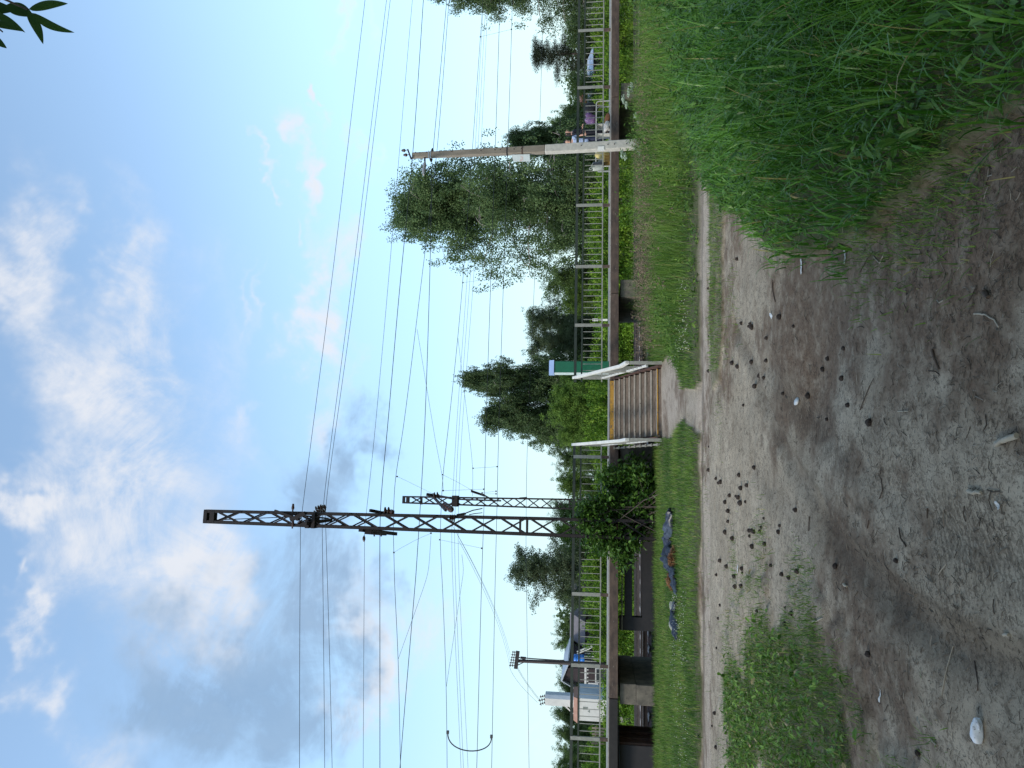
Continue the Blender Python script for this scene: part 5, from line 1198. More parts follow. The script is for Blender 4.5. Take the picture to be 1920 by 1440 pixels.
# picket fences beyond the tracks at far left
PICK = mat('fence_grey_wood', (.25, .21, .16), (.17, .14, .11), 5, .85, stretch=(1, 1, .25))
def picket(X0, X1, Y0, Y1, D, label, gap=.5):
    a = D3(X1, Y1, D); b = D3(X0, Y0, D); th = thing('picket_fence', ((a[0] + b[0]) / 2, D, -.5), label, 'fence', 'fences beyond the tracks')
    n = max(6, int((b[0] - a[0]) / .17)); f0 = None
    for i in range(n):
        x = a[0] + (b[0] - a[0]) * (i + .5) / n; h = b[2] + random.uniform(-.04, .04)
        if f0 is None: f0 = MB().hexa([(x - .055, D, -.5), (x + .055, D, -.5), (x + .055, D + .02, -.5), (x - .055, D + .02, -.5), (x - .05, D, h), (x + .05, D, h), (x + .05, D + .02, h), (x - .05, D + .02, h)]).build('picket', PICK, th); xf = x
        else:
            c_ = f0.copy(); COL.objects.link(c_); c_.parent = th; c_.location = (x - xf, 0, random.uniform(-.06, .02))
    for z_ in (.1, b[2] - .25): MB().box(((a[0] + b[0]) / 2, D + .05, z_), (b[0] - a[0], .05, .08)).build('fence_rail', PICK, th)
picket(1109, 1150, 1362, 1399, 44.5, 'grey wooden picket fence left of the transformer kiosk')
picket(1122, 1150, 1255, 1302, 47.5, 'low grey picket fence in front of the gabled house')
# white marker post by the far track
mk = thing('marker_post', (*D3(1150, 600, 36.5)[:2], -.5), 'small white marker post with dark bars beside the far track', 'marker post')
x = D3(1120, 600, 36.5)[0]; zq = lambda X: D3(X, 600, 36.5)[2]
MB().box((x, 36.5, (zq(1139) + zq(1127)) / 2), (.10, .06, zq(1127) - zq(1139))).build('post', PAPER, mk)
MB().box((x, 36.52, (zq(1127) - .5) / 2), (.05, .04, zq(1111) + .5)).build('stem', GREYM, mk)
pl_ = MB().box((x + .01, 36.5, (zq(1121) + zq(1111)) / 2), (.13, .03, zq(1111) - zq(1121))).build('plate', PAPER, mk)
for i in range(3): MB().box((x + .01, 36.482, zq(1119 - i * 3)), (.09, .006, .03)).build('dark_bar', BLACKM, pl_)

# ================================================================ THINGS LYING ON THE GROUND
CONE = mat('pine_cone_dark', (.035, .025, .019), (.018, .013, .011), 30, .9)
def cone_mesh():
    V = []; F = []; n = 9; m = 9
    for i in range(m + 1):
        f = i / m; r0 = .026 * math.sin(math.pi * min(.98, f * .92 + .06)) ** .8
        for j in range(n):
            a = 2 * math.pi * (j + .5 * (i % 2)) / n; rr = r0 * (1 + .22 * ((i + j) % 2)); V.append((f * .07 - .035, rr * math.cos(a), rr * math.sin(a) + .018))
    for i in range(m):
        for j in range(n): F.append((i * n + j, i * n + (j + 1) % n, (i + 1) * n + (j + 1) % n, (i + 1) * n + j))
    mb = MB(); mb.add(V, F); mb.add([V[j] for j in range(n)], [tuple(range(n))[::-1]]); mb.add(V[-n:], [tuple(range(n))]); return mb
A_c = [(405,72),(478,415),(486,432),(470,428),(710,428),(567,490),(458,618),(558,610),(378,622),(405,640),(553,700),(492,745),(507,692),(657,785),(752,795),(943,703),(985,845),(838,920),(815,655),(434,846),(1112,940),(320,1253),(308,1258),(457,1270),(427,1285),(395,1328),(412,1335),(368,1325),(345,1360),(422,1362),(447,1357),(710,1400),(250,228),(253,480),(247,665),(250,1066),(258,1190),(430,412),(415,1215),(487,1175),(295,1235),(945,545),(642,378),(850,600)]
B_c = [(345,30),(420,38),(360,80),(358,135),(345,190),(382,225),(467,183),(482,183),(470,212),(497,190),(535,165),(530,185),(632,157),(628,190),(550,118),(485,267),(555,255),(320,342),(350,373),(295,418),(432,385),(432,407),(395,425),(403,480),(430,477),(648,415),(683,432),(730,398),(915,372),(312,577),(303,648),(525,610),(667,592),(713,625),(680,678),(585,368),(1110,838),(825,873),(295,805),(395,1205),(285,1150),(270,1218),(200,1275),(290,1330),(1250,342),(1365,1360)]
pts = [(1240 + x / 2.8235, 460 + y / 2.8235) for x, y in A_c] + [(1240 + x / 2.8235, 930 + y / 2.8235) for x, y in B_c]
cf = cone_mesh().build('pine_cone', CONE, None, 'small dark pine cone lying on the bare grey sand', 'pine cone', 'pine cones scattered over the sand', base=(0, 0, 0))
for i, (X, Y) in enumerate(pts):
    p = gpz(X, Y); o = cf if i == 0 else cf.copy()
    if i: COL.objects.link(o)
    o.location = (p[0], p[1], p[2] - .002); o.rotation_euler = (0, random.uniform(-.2, .2), random.uniform(0, 6.28)); sc_ = random.uniform(.45, .85); sc_ *= 1.2 if X < 1420 else 1.0; o.scale = (sc_,) * 3
# twigs and sticks
TWG = mat('twig_brown', (.085, .06, .042), (.05, .036, .026), 20, .9, bump=.3); TWP = mat('twig_bleached', (.36, .32, .25), (.27, .235, .18), 20, .85, bump=.3)
def stick(px, r0, r1, m, label, name='stick', fork=None):
    P = [gpz(X, Y) + np.array([0, 0, r0 * .9 + (.004 * (i % 2))]) for i, (X, Y) in enumerate(px)]
    Q = []
    for a, b in zip(P[:-1], P[1:]):
        for k in range(4): Q.append(a + (b - a) * k / 4 + rng.normal(0, r0 * .25, 3) * np.array([1, 1, .2]))
    Q.append(P[-1]); n = len(Q); mb = MB().tube(Q, [r0 + (r1 - r0) * i / (n - 1) for i in range(n)], 6)
    if fork:
        a = gpz(*fork[0]) + np.array([0, 0, r0]); b = gpz(*fork[1]) + np.array([0, 0, r0 * 1.5]); mb.tube([a, (a + b) / 2 + rng.normal(0, r0 * .4, 3), b], [r0 * .7, r0 * .6, r1], 5)
    return mb.build(name, m, None, label, 'stick', 'sticks lying on the sand', base=P[0])
def cA(*q): return [(1240 + x / 2.8235, 460 + y / 2.8235) for x, y in q]
def cB(*q): return [(1240 + x / 2.8235, 930 + y / 2.8235) for x, y in q]
stick(cA((1050, 872), (1075, 820), (1110, 745), (1140, 705)), .0035, .0022, TWG, 'straight brown twig slanting across the middle of the sand')
stick(cA((1915, 1012), (1860, 1028), (1800, 1048)), .013, .010, TWP, 'thick pale split stick at the near edge of the sand', fork=(cA((1900, 1018))[0], cA((1812, 1058))[0]))
stick(cA((1145, 1340), (1158, 1300), (1148, 1240), (1140, 1205)), .0035, .002, TWG, 'thin wavy dark twig left of the sandy middle', fork=(cA((1143, 1215))[0], cA((1160, 1190))[0]))
stick(cA((1455, 548), (1470, 600), (1487, 655)), .006, .005, TWG, 'dark brown stick with a pale broken end')
stick(cA((1675, 362), (1735, 365), (1780, 395), (1808, 432)), .004, .003, TWP, 'long pale curved twig bent like a bow')
stick(cB((1110 - 0, 1640 - 930 + 0), (1112, 720)), .004, .003, TWG, 'tiny twig stub on the left of the sand')
stick(cA((1640, 1300), (1675, 1312), (1712, 1308)), .010, .007, TWP, 'short pale bark piece near the lower sand')
stick(cB((830, 668), (860, 662), (885, 648)), .006, .004, TWP, 'pale bent stick by the left-hand weeds')
stick(cB((776, 108), (780, 185)), .004, .004, TWG, 'dark straight twig next to the groove in the sand')
stick(cB((1398, 65), (1400, 118)), .004, .003, TWG, 'short dark twig by the tread marks')
stick(cB((1100, 170), (1112, 128)), .004, .003, TWG, 'short brown twig pointing at the groove')
stick(cB((1600, 870), (1650, 990), (1648, 1030)), .003, .002, TWG, 'long thin dark twig near the white container')
stick(cB((1485, 790), (1492, 930), (1485, 1060)), .0025, .002, TWP, 'very long thin pale straw on the lower left sand')
stick(cB((1435, 1290), (1470, 1320)), .004, .003, TWP, 'thin pale straw short of the white container')
stick(cA((598, 185), (602, 240), (612, 300)), .005, .004, TWG, 'dark twig on the far right sand by the tall grass')
stick(cA((1730, 245), (1760, 275)), .012, .009, TWG, 'stubby dark root end in the near right sand')
stick(cA((1120, 60), (1160, 95), (1178, 45)), .004, .003, TWP, 'pale hooked twig at the edge of the tall grass')
stick(cA((1048, 140), (1090, 70), (1110, 40)), .004, .003, TWG, 'thin twig leaning out of the tall grass edge')
stick(cA((1265, 880), (1325, 878)), .003, .003, TWP, 'small pale straw in the middle of the sand')
stick(cB((968, 470), (985, 480)), .010, .006, TWP, 'short whitish wood chip beside the groove')
stick(cB((1850, 735), (1825, 738)), .008, .006, TWP, 'small pale chip at the near left edge')
# white rubbish
PLW = mat('white_plastic_scrap', (.60, .61, .60), (.46, .48, .48), 20, .4, bump=.3)
def scrap(cx, L, w, ang, label, seed, cat='paper scrap', nm='paper_scrap', hh=.012):
    p = gpz(*cx); g = np.random.default_rng(seed); n, m = 9, 4; V = []; F = []
    for i in range(n):
        for j in range(m):
            u = (i / (n - 1) - .5) * L; v = (j / (m - 1) - .5) * w * (1 - .5 * abs(i / (n - 1) - .45)) ; zz_ = hh * (.4 + .6 * math.sin(i * .6 + seed)) * (1 - abs(j - 1.5) / 2.5) + g.normal(0, hh * .15) + .006
            V.append(p + np.array([u * math.cos(ang) - v * math.sin(ang), u * math.sin(ang) + v * math.cos(ang), max(zz_, .004)]))
    for i in range(n - 1):
        for j in range(m - 1): F.append((i * m + j, i * m + j + 1, (i + 1) * m + j + 1, (i + 1) * m + j))
    mb = MB(); mb.add(V, F); o = mb.build(nm, PLW, None, label, cat, base=p); s = o.modifiers.new('t', 'SOLIDIFY'); s.thickness = .0015; return o
scrap((1505, 500), .13, .035, .3, 'torn white paper strip near the tall grass corner', 1)
scrap((1583, 482), .09, .022, .1, 'small white paper scrap right at the tall grass edge', 2)
scrap((1449, 592), .08, .04, 1.0, 'tiny crumpled clear wrapper on the sand by the cones', 4, 'wrapper', 'wrapper')
scrap((1386, 1066), .10, .025, .2, 'little white shred among the cones near the lane', 6)
scrap((1655, 1305), .07, .012, .05, 'narrow white shred in front of the left-hand weeds', 7)
scrap((1877, 948), .035, .016, .7, 'small pale wrapper bit at the near middle sand', 9, 'wrapper', 'wrapper')
p = gpz(1492, 753); MB().lathe(p + np.array([0, 0, .008]), [(.001, 0), (.030, .001), (.036, .010), (.032, .014), (.020, .010), (.001, .008)], 14, (.35, -.2, 1)).build('plastic_disc', PLW, None, 'small round white plastic disc lying on the sand', 'plastic disc', base=p)
# crushed white container, lower left
p = gpz(1838, 1370)
ctn = thing('crushed_container', p, 'crushed white plastic container lying near the camera at left', 'container')
ax_ = gpz(1838, 1345) - gpz(1840, 1396); Lc = np.linalg.norm(ax_); ax_ /= Lc; ay_ = np.cross((0, 0, 1), ax_)
V = []; F = []; n, m = 16, 10
for i in range(m + 1):
    f = i / m; w = .34 * (.036 + .034 * math.sin(math.pi * min(1, f * .9 + .08)) ** .7) * (1 - .25 * f) ; h = .020 * math.sin(math.pi * (f * .85 + .1)) + .008
    for j in range(n):
        a = 2 * math.pi * j / n; cr = 1 + .06 * math.sin(5 * a + 7 * f) - .14 * math.exp(-((f - .45) / .15) ** 2) * max(0, math.sin(a))
        V.append(p + ax_ * (f - .5) * Lc * .90 + ay_ * w * cr * math.copysign(abs(math.cos(a)) ** .7, math.cos(a)) + np.array([0, 0, .02 + max(h * math.sin(a) * cr, -.02)]))
for i in range(m):
    for j in range(n): F.append((i * n + j, i * n + (j + 1) % n, (i + 1) * n + (j + 1) % n, (i + 1) * n + j))
mb = MB(); mb.add(V, F, True); mb.add(V[:n], [tuple(range(n))[::-1]]); mb.add(V[-n:], [tuple(range(n))])
CTW = mat('container_white_scuffed', (.66, .69, .72), (.56, .59, .63), 40, .45, bump=.3, c3=(.28, .29, .31), s3=60, a3=.60); mb.build('shell', CTW, ctn)
MB().prism([p + ax_ * Lc * -.34 + ay_ * .006 + np.array([0, 0, .038]), p + ax_ * Lc * -.47 + ay_ * .014 + np.array([0, 0, .028]), p + ax_ * Lc * -.46 - ay_ * .004 + np.array([0, 0, .028])], (0, 0, .006)).build('torn_opening', BLACKM, ctn)
MB().tube([p + ax_ * Lc * .44 - ay_ * .008 + np.array([0, 0, .03]), p + ax_ * Lc * .40 - ay_ * .018 + np.array([0, 0, .03]), p + ax_ * Lc * .25 - ay_ * .022 + np.array([0, 0, .025]), p + ax_ * Lc * .1 - ay_ * .022 + np.array([0, 0, .022])], .006, 6).build('rim_edge', CTW, ctn)

# dark plastic sheeting half buried in the verge
FILM = mat('sheeting_blue_black', (.030, .036, .058), (.014, .016, .024), 9, .38, bump=.6, spec=.5); STRAW = leafmat('dry_needles', (.17, .075, .03), (.30, .16, .075), None, .0, .9, 0)
def sheet(px_line, wid, hgt, label, seed, m=FILM):
    P = [gpz(X, Y) for X, Y in px_line]; g = np.random.default_rng(seed); n, k = 110, 22; V = []; F = []
    cum = np.concatenate([[0], np.cumsum([np.linalg.norm(b - a) for a, b in zip(P[:-1], P[1:])])])
    for i in range(n):
        f = i / (n - 1) * cum[-1]; q = min(np.searchsorted(cum, f, 'right') - 1, len(P) - 2); w_ = (f - cum[q]) / (cum[q + 1] - cum[q]); c = P[q] + (P[q + 1] - P[q]) * w_
        d = P[q + 1] - P[q]; d /= np.linalg.norm(d); sd_ = np.array([-d[1], d[0], 0]); taper_ = math.sin(math.pi * (.06 + .9 * i / (n - 1))) ** .5
        for j in range(k):
            v = j / (k - 1) - .5; r1 = vnoise(np.array(f * 3.1 + 40), np.array(v * 4 + seed), 1.0, seed); r2 = vnoise(np.array(f * 8 + 20 + v * 3), np.array(v * 9 + seed), 1.0, seed + 3)
            zz_ = hgt * taper_ * (max(0, 1 - (2 * v) ** 2) ** .6) * (.35 + .9 * float(r1)) + .14 * hgt * math.sin(v * 22 + f * 9 + 5 * float(r1)) + .9 * hgt * (float(r2) - .5) * taper_
            V.append(c + sd_ * v * wid * taper_ * (.7 + .6 * float(r1)) + np.array([0, 0, max(zz_ + .05, -.03)]))
    for i in range(n - 1):
        for j in range(k - 1): F.append((i * k + j, i * k + j + 1, (i + 1) * k + j + 1, (i + 1) * k + j))
    mb = MB(); mb.add(V, F, True); o = mb.build('plastic_sheeting', m, None, label, 'plastic sheeting', 'sheeting in the verge', base=P[len(P) // 2]); s = o.modifiers.new('t', 'SOLIDIFY'); s.thickness = .004; return o
sheet([(1268, 956), (1266, 985), (1262, 1010), (1263, 1040), (1270, 1065), (1274, 1085)], .50, .17, 'large heap of crumpled dark blue sheeting in front of the bush', 2)
sheet([(1270, 1074), (1272, 1090), (1277, 1112)], .30, .09, 'short black sheeting fold left of the large heap', 5)
sheet([(1274, 1130), (1272, 1150), (1275, 1175), (1278, 1200)], .34, .10, 'long flat grey-blue sheeting strip in the clover', 7)
sheet([(1268, 1128), (1269, 1150), (1271, 1185)], .10, .10, 'pale folded sheeting edge behind the flat strip', 9, mat('sheeting_pale_edge', (.40, .40, .34), (.30, .30, .25), 9, .5))
def strawheap(X, Y, rx_, ry_, h, n, label):
    p = gpz(X, Y); a = rng.random(n) * 6.28; r_ = np.sqrt(rng.random(n)); x = p[0] + rx_ * r_ * np.cos(a); y = p[1] + ry_ * r_ * np.sin(a); z_ = zg(x, y) + h * (1 - r_ ** 2) * rng.random(n) ** .5 + .03
    b = rng.random(n) * 6.28; L2 = rng.uniform(.03, .07, n); d = np.stack([np.cos(b) * L2, np.sin(b) * L2, rng.normal(0, .02, n)], 1); w = np.stack([-np.sin(b), np.cos(b), np.zeros(n)], 1) * .006; c = np.stack([x, y, z_], 1)
    V = np.stack([c - d - w, c + d - w, c + d + w, c - d + w], 1).reshape(-1, 3); F = np.arange(4 * n).reshape(-1, 4)
    o = raw_mesh('dry_needle_heap', V, F, STRAW, np.repeat(rng.random(n), 4), base=p); tag(o, label, 'needle heap', 'heaps of dry needles')
strawheap(1270, 1050, .32, .28, .15, 1400, 'orange-brown heap of dry needles against the large sheeting')
strawheap(1266, 1088, .24, .25, .16, 900, 'smaller orange-brown needle heap left of the sheeting')
# ================================================================ TREES
BARKB = mat('birch_bark', (.42, .38, .36), (.26, .22, .21), 5, .8, stretch=(1, 1, .6), c3=(.06, .05, .05), s3=7, a3=.56)
BARKD = mat('dark_bark', (.085, .065, .055), (.05, .04, .035), 6, .9, bump=.4, stretch=(1, 1, .3))
LF_BIRCH = leafmat('birch_leaf', (.048, .086, .034), (.118, .178, .066), None, .40, .42)
LF_DARK = leafmat('dark_tree_leaf', (.045, .088, .028), (.125, .195, .055), None, .28, .55)
LF_MID = leafmat('mid_tree_leaf', (.060, .125, .022), (.165, .26, .045), None, .32, .55)
LF_LIGHT = leafmat('light_tree_leaf', (.065, .100, .050), (.15, .20, .10), None, .35, .5)
LF_BUSH = leafmat('bush_leaf', (.055, .140, .012), (.185, .315, .028), (.25, .33, .045), .38, .5, .18)
LF_NEED = leafmat('pine_needle', (.020, .034, .018), (.050, .062, .034), None, .15, .7)
LF_BIG = leafmat('large_shrub_leaf', (.032, .088, .018), (.115, .225, .035), None, .30, .4)
def leafcloud(cen, per, spread, size, aspect=.6, flat=.7, droop=0.0, tb=None, drop_len=0.0):
    """small folded leaves scattered round cluster centres; returns V,F,T"""
    n = len(cen) * per; c = np.repeat(cen, per, 0); off = rng.normal(0, 1, (n, 3)); off /= np.maximum(1, np.linalg.norm(off, axis=1) / 1.6)[:, None]
    sp = np.repeat(spread, per)[:, None] if hasattr(spread, '__len__') else spread
    off = off * sp * np.array([1, 1, flat])
    if drop_len: off[:, 2] -= rng.random(n) * drop_len
    p = c + off; a = rng.random(n) * 6.28; el_ = rng.normal(-droop, .7, n)
    d = np.stack([np.cos(a) * np.cos(el_), np.sin(a) * np.cos(el_), np.sin(el_)], 1); t0 = rng.normal(0, 1, (n, 3)); w = np.cross(d, t0); w /= np.linalg.norm(w, axis=1)[:, None]
    s = (size * rng.uniform(.6, 1.3, n))[:, None]; nn_ = np.cross(d, w)
    P = np.stack([p, p + d * s * .5 + w * s * aspect * .5 + nn_ * s * .08, p + d * s, p + d * s * .5 - w * s * aspect * .5 + nn_ * s * .08], 1)
    tb = rng.normal(.45, .2, len(cen)) if tb is None else tb
    T = np.clip(np.repeat(tb, per) + rng.normal(0, .16, n), 0, .92)
    return P.reshape(-1, 3), np.arange(4 * n).reshape(-1, 4), np.repeat(T, 4)
def limbs(H, r0, nl, spread, z0=.25, up=.6, lean=0.0, seed=1, curve=.3, crown_r=None):
    """trunk + limbs; returns MB with wood and the points where foliage hangs"""
    g = np.random.default_rng(seed); mb = MB(); tr = []; n = 12; x = y = 0.0
    for i in range(n + 1):
        f = i / n; tr.append(np.array([x, y, H * .93 * f])); x += g.normal(lean, .012) * H / n; y += g.normal(0, .012) * H / n
    mb.tube(tr, [max(r0 * (1 - .92 * i / n), .012) for i in range(n + 1)], 8); pts = []
    for k in range(nl):
        f = z0 + (1 - z0) * ((k + g.random() * .6) / nl) ** .9; f = min(f, .97); b = tr[min(int(f * n), n - 1)] * (1 - (f * n) % 1) + tr[min(int(f * n) + 1, n)] * ((f * n) % 1)
        a = k * 2.4 + g.normal(0, .4); L = spread(f) * g.uniform(.5, 1.22); el_ = up * (.5 + .8 * f) + g.normal(0, .15)
        P = [b]; d = np.array([math.cos(a) * math.cos(el_), math.sin(a) * math.cos(el_), math.sin(el_)]); m = 5
        for i in range(m): P.append(P[-1] + d * L / m); d = d + np.array([0, 0, -curve * .35]) + g.normal(0, .09, 3); d /= np.linalg.norm(d)
        rb = max(r0 * (1 - f) * .45, .014); mb.tube(P, [rb * (1 - .8 * i / m) + .004 for i in range(m + 1)], 5)
        for i in range(1, m + 1):
            pts.append(P[i])
            for q in range(2):
                dd = g.normal(0, 1, 3); dd /= np.linalg.norm(dd); e = P[i] + dd * L * .22 * np.array([1, 1, .6]); pts.append(e)
                if g.random() < .5: mb.tube([P[i], (P[i] + e) / 2 + g.normal(0, .02, 3), e], [rb * .35 + .004, rb * .25 + .003, .003], 4)
    pts.append(tr[-1]); pts.append(tr[-2]); return mb, np.array(pts)
def tree(name, label, cat, base, wood, V, F, T, leaf, bark, group):
    th = thing(name, base, label, cat, group); b = np.array(base, float)
    wood.v = [tuple(np.array(p) + b) for p in wood.v]; wood.build('trunk', bark, th)
    raw_mesh('crown', V + b, F, leaf, T, th, base=b); return th
def birch(H, W, seed, per=34, nl=34):
    spread = lambda f: W * (.35 + .65 * math.sin(math.pi * min(1, (f - .12) / .95)) ** .8) * (1.15 - .45 * f)
    wood, pts = limbs(H, H * .013, nl, spread, .16, .75, seed=seed, curve=.45)
    g = np.random.default_rng(seed + 50); ex = np.repeat(pts, 3, 0); o_ = g.normal(0, W * .13, ex.shape); o_[:, 2] -= g.random(len(ex)) * H * .05; pts = np.concatenate([pts, ex + o_])
    V, F, T = leafcloud(pts, per, W * .036, .098, .7, 1.1, .8, drop_len=H * .05, tb=np.clip(g.normal(.5, .3, len(pts)), 0, 1)); return wood, V, F, T
def roundtree(H, W, seed, per=46, nl=26, size=.14, z0=.15):
    spread = lambda f: W * (.45 + .75 * math.sin(math.pi * min(1, .15 + f * .80)))
    wood, pts = limbs(H, H * .016, nl, spread, z0, .65, seed=seed, curve=.15)
    g = np.random.default_rng(seed + 50); ex = np.repeat(pts, 2, 0); pts = np.concatenate([pts, ex + g.normal(0, W * .14, ex.shape)])
    V, F, T = leafcloud(pts, per, W * .075, size * .76, .65, .7, .1, tb=np.clip(g.normal(.48, .3, len(pts)), 0, 1)); return wood, V, F, T
def poplar(H, W, seed, per=40, nl=34):
    spread = lambda f: W * (.6 + .5 * math.sin(math.pi * f)) * (1.1 - .6 * f)
    wood, pts = limbs(H, H * .013, nl, spread, .12, 1.0, seed=seed, curve=-.1)
    V, F, T = leafcloud(pts, per, W * .16, .12, .6, .9, .3); return wood, V, F, T
def pine(H, W, seed):
    spread = lambda f: W * (1.15 - .75 * f)
    wood, pts = limbs(H, H * .018, 34, spread, .22, .25, seed=seed, curve=.05)
    V, F, T = leafcloud(pts, 60, W * .13, .17, .16, .5, -.3); return wood, V, F, T
ZT_ = -.55
def place(proto, X, Y, D, Wpx, H0, W0, label, rz=None):
    """stand a copy so that its top meets picture point X,Y at depth D with crown width Wpx"""
    top = at(X, Y, D); foot = at(1150, Y + (3 if Y > 720 else -3), D); h = top[2] - ZT_; w = Wpx / FPX * D / 2
    c = copy_tree(proto, (top[0], D, ZT_), random.uniform(0, 6.28) if rz is None else rz, (w / W0, w / W0, h / H0), label); return c
protos = []
def proto(fn, name, cat, leaf, bark, grp, *a, **k):
    w, V, F, T = fn(*a, **k); t = tree(name, 'x', cat, (0, 0, 0), w, V, F, T, leaf, bark, grp)
    hz_ = V[:, 2].max(); wr = np.percentile(np.hypot(V[:, 0], V[:, 1]), 97); protos.append(t); return t, hz_, wr
GT = 'trees beyond the tracks'
B1 = proto(birch, 'birch_tree', 'tree', LF_BIRCH, BARKB, GT, 15, 3.4, 3, 58, 54)
B2 = proto(birch, 'birch_tree', 'tree', LF_BIRCH, BARKB, GT, 11, 2.4, 8, 52, 40)
R1 = proto(roundtree, 'broadleaf_tree', 'tree', LF_DARK, BARKD, GT, 8, 2.6, 4)
R2 = proto(roundtree, 'broadleaf_tree', 'tree', LF_MID, BARKD, GT, 7, 2.6, 12)
R3 = proto(roundtree, 'pale_tree', 'tree', LF_LIGHT, BARKD, GT, 9, 2.4, 21, 40, 30)
PI_ = proto(pine, 'pine_tree', 'tree', LF_NEED, BARKD, GT, 9, 2.4, 5)
def put(P, X, Y, D, W, label, rz=None): return place(P[0], X, Y, D, W, P[1], P[2], label, rz)
put(B1, 716, 392, 47, 235, 'tallest birch with airy hanging crown left of the concrete pole', .6)
put(B2, 938, 268, 52, 90, 'small birch top peeping out right of the concrete pole')
put(B1, 800, -38, 50, 190, 'large birch cut off at the right edge', 2.2)
put(PI_, 992, 105, 66, 95, 'dark ragged pine between the right birch and the people')
put(R1, 1052, 60, 62, 95, 'dark broadleaf tree in front of the right birch trunk')
put(R1, 1056, 165, 60, 80, 'low rounded tree over the brick gable')
put(R1, 1042, 212, 58, 70, 'rounded dark tree right of the people')
put(R1, 1018, 240, 60, 56, 'slim dark tree directly above the person in black')
put(R2, 1042, 300, 54, 80, 'mid green tree behind the concrete pole')
put(R2, 1050, 350, 52, 90, 'mid green tree low under the tallest birch')
put(R1, 1010, 445, 54, 95, 'dark tree under the left side of the tallest birch')
put(R1, 1008, 525, 52, 105, 'broad dark tree between tallest birch and white marker')
put(R2, 1040, 555, 50, 80, 'lower mid green tree beside the white marker')
put(R3, 978, 598, 56, 88, 'pale twin topped tree right half above the marker post')
put(R3, 980, 643, 56, 84, 'pale twin topped tree left half right of the cabinet')
put(R1, 1020, 625, 60, 110, 'dark tree behind the pale twin topped pair')
put(B2, 845, 716, 50, 95, 'tall narrow birch rising behind the green cabinet', 1.1)
put(B2, 886, 778, 49, 120, 'second birch rising above the middle of the steps', 3.9)
put(R1, 985, 690, 54, 80, 'dark tree at the foot of the narrow birch')
put(R1, 975, 815, 56, 80, 'dark tree left of the birch pair')
put(R2, 1012, 745, 46, 120, 'lighter green tree right above the steps')
put(R2, 1030, 800, 46, 90, 'lighter green tree by the left handrail')
put(R1, 1033, 862, 58, 62, 'low dark tree above the left handrail')
put(R2, 1028, 905, 60, 70, 'mid green tree just right of the far mast')
put(R1, 1025, 958, 62, 64, 'dark tree between the two lattice masts')
put(R2, 1022, 1000, 60, 64, 'mid green tree left of the tall mast')
put(R3, 948, 1066, 58, 130, 'pale grey-green willow-like tree left of the tall mast')
put(R1, 1032, 1040, 64, 70, 'dark tree right at the foot of the pale willow-like tree')
put(R1, 1036, 1118, 62, 70, 'dark tree left of the pale willow-like tree')
put(R1, 1036, 1168, 66, 64, 'dark tree over the grey shed roof')
put(R1, 1031, 1198, 66, 52, 'slim dark tree over the shed roof end')
put(R2, 1046, 1226, 64, 50, 'greener tree behind the blue tank')
put(R1, 1040, 1262, 68, 60, 'dark tree behind the pale house roof')
put(R1, 1038, 1294, 66, 56, 'dark tree between house gable and kiosk tower')
put(R1, 1030, 1340, 62, 72, 'dark tree left of the kiosk tower')
put(R1, 1034, 1376, 60, 64, 'dark tree over the picket fence')
put(R1, 1032, 1418, 58, 76, 'dark broad tree near the left edge')
put(R2, 1034, 1462, 58, 90, 'mid green tree cut by the left edge')
for p_ in protos:
    for ch in list(p_.children): bpy.data.objects.remove(ch)
    bpy.data.objects.remove(p_)
# far wood behind everything, one mass
def mass(n, x0, x1, y0, y1, h0, h1):
    x, y = scatter(n, x0, x1, y0, y1); h = h0 + (h1 - h0) * fbm(x, y, .06, 3, 91); z_ = rng.random(n) ** .7 * h - .5; return np.stack([x, y, z_], 1)
cen = mass(2600, -62, 62, 72, 84, 3.0, 7.5); V, F, T = leafcloud(cen, 26, .75, .32, .7, .7, 0)
tag(raw_mesh('far_wood', V, F, LF_DARK, T), 'distant dark wood closing the gaps between the trees', 'wood', None, 'stuff')
# ---------------------------------------------------------------- bushes along the far side of the tracks
def bushmesh(H, W, seed, n=190, per=40, size=.12):
    g = np.random.default_rng(seed); c = []
    while len(c) < n:
        p = g.uniform(-1, 1, 3); p[2] = (p[2] + 1) / 2
        k_ = math.hypot(p[0], p[1]) ; top = 1 - .55 * k_ ** 2 + .28 * math.sin(5 * p[0] + seed) * math.cos(4 * p[1] + seed)
        if k_ < 1 and p[2] < top and (k_ > .55 or p[2] > top - .4): c.append(p * np.array([W, W * .8, H]))
    c = np.array(c); V, F, T = leafcloud(c, per, .13, size, .6, 1.2, -.25, tb=np.clip(g.normal(.45, .36, n), 0, 1)); mb = MB()
    for k in range(16):
        q = c[g.integers(n)]; mb.tube([(g.normal(0, .15), g.normal(0, .15), 0), q * np.array([.5, .5, .55]), q], [.025, .016, .004], 4)
    return mb, V, F, T
GB = 'bright bushes along the far side of the tracks'
bp_ = []
for sd in (2, 5, 9):
    w, V, F, T = bushmesh(2.4, 1.7, sd); t = thing('bush', (0, 0, 0), 'x', 'bush', GB); w.build('stems', BARKD, t); raw_mesh('foliage', V, F, LF_BUSH, T, t); bp_.append((t, V[:, 2].max()))
spec = [(30, 1106, 42), (-40, 1100, 42), (95, 1110, 44), (150, 1110, 42), (205, 1122, 43), (262, 1128, 44), (330, 1113, 42), (385, 1100, 41), (425, 1106, 42), (470, 1098, 42), (525, 1102, 42), (585, 1109, 41), (640, 1108, 42), (700, 1100, 42), (745, 1094, 41), (795, 1092, 41), (845, 1104, 42), (900, 1110, 42), (950, 1108, 43), (1010, 1096, 42), (1055, 1088, 42), (1100, 1090, 41), (1150, 1092, 42), (1200, 1094, 42), (1236, 1114, 43.5), (1295, 1126, 43), (1345, 1122, 42.2), (1400, 1102, 47.2), (1440, 1088, 43), (1490, 1090, 42)]
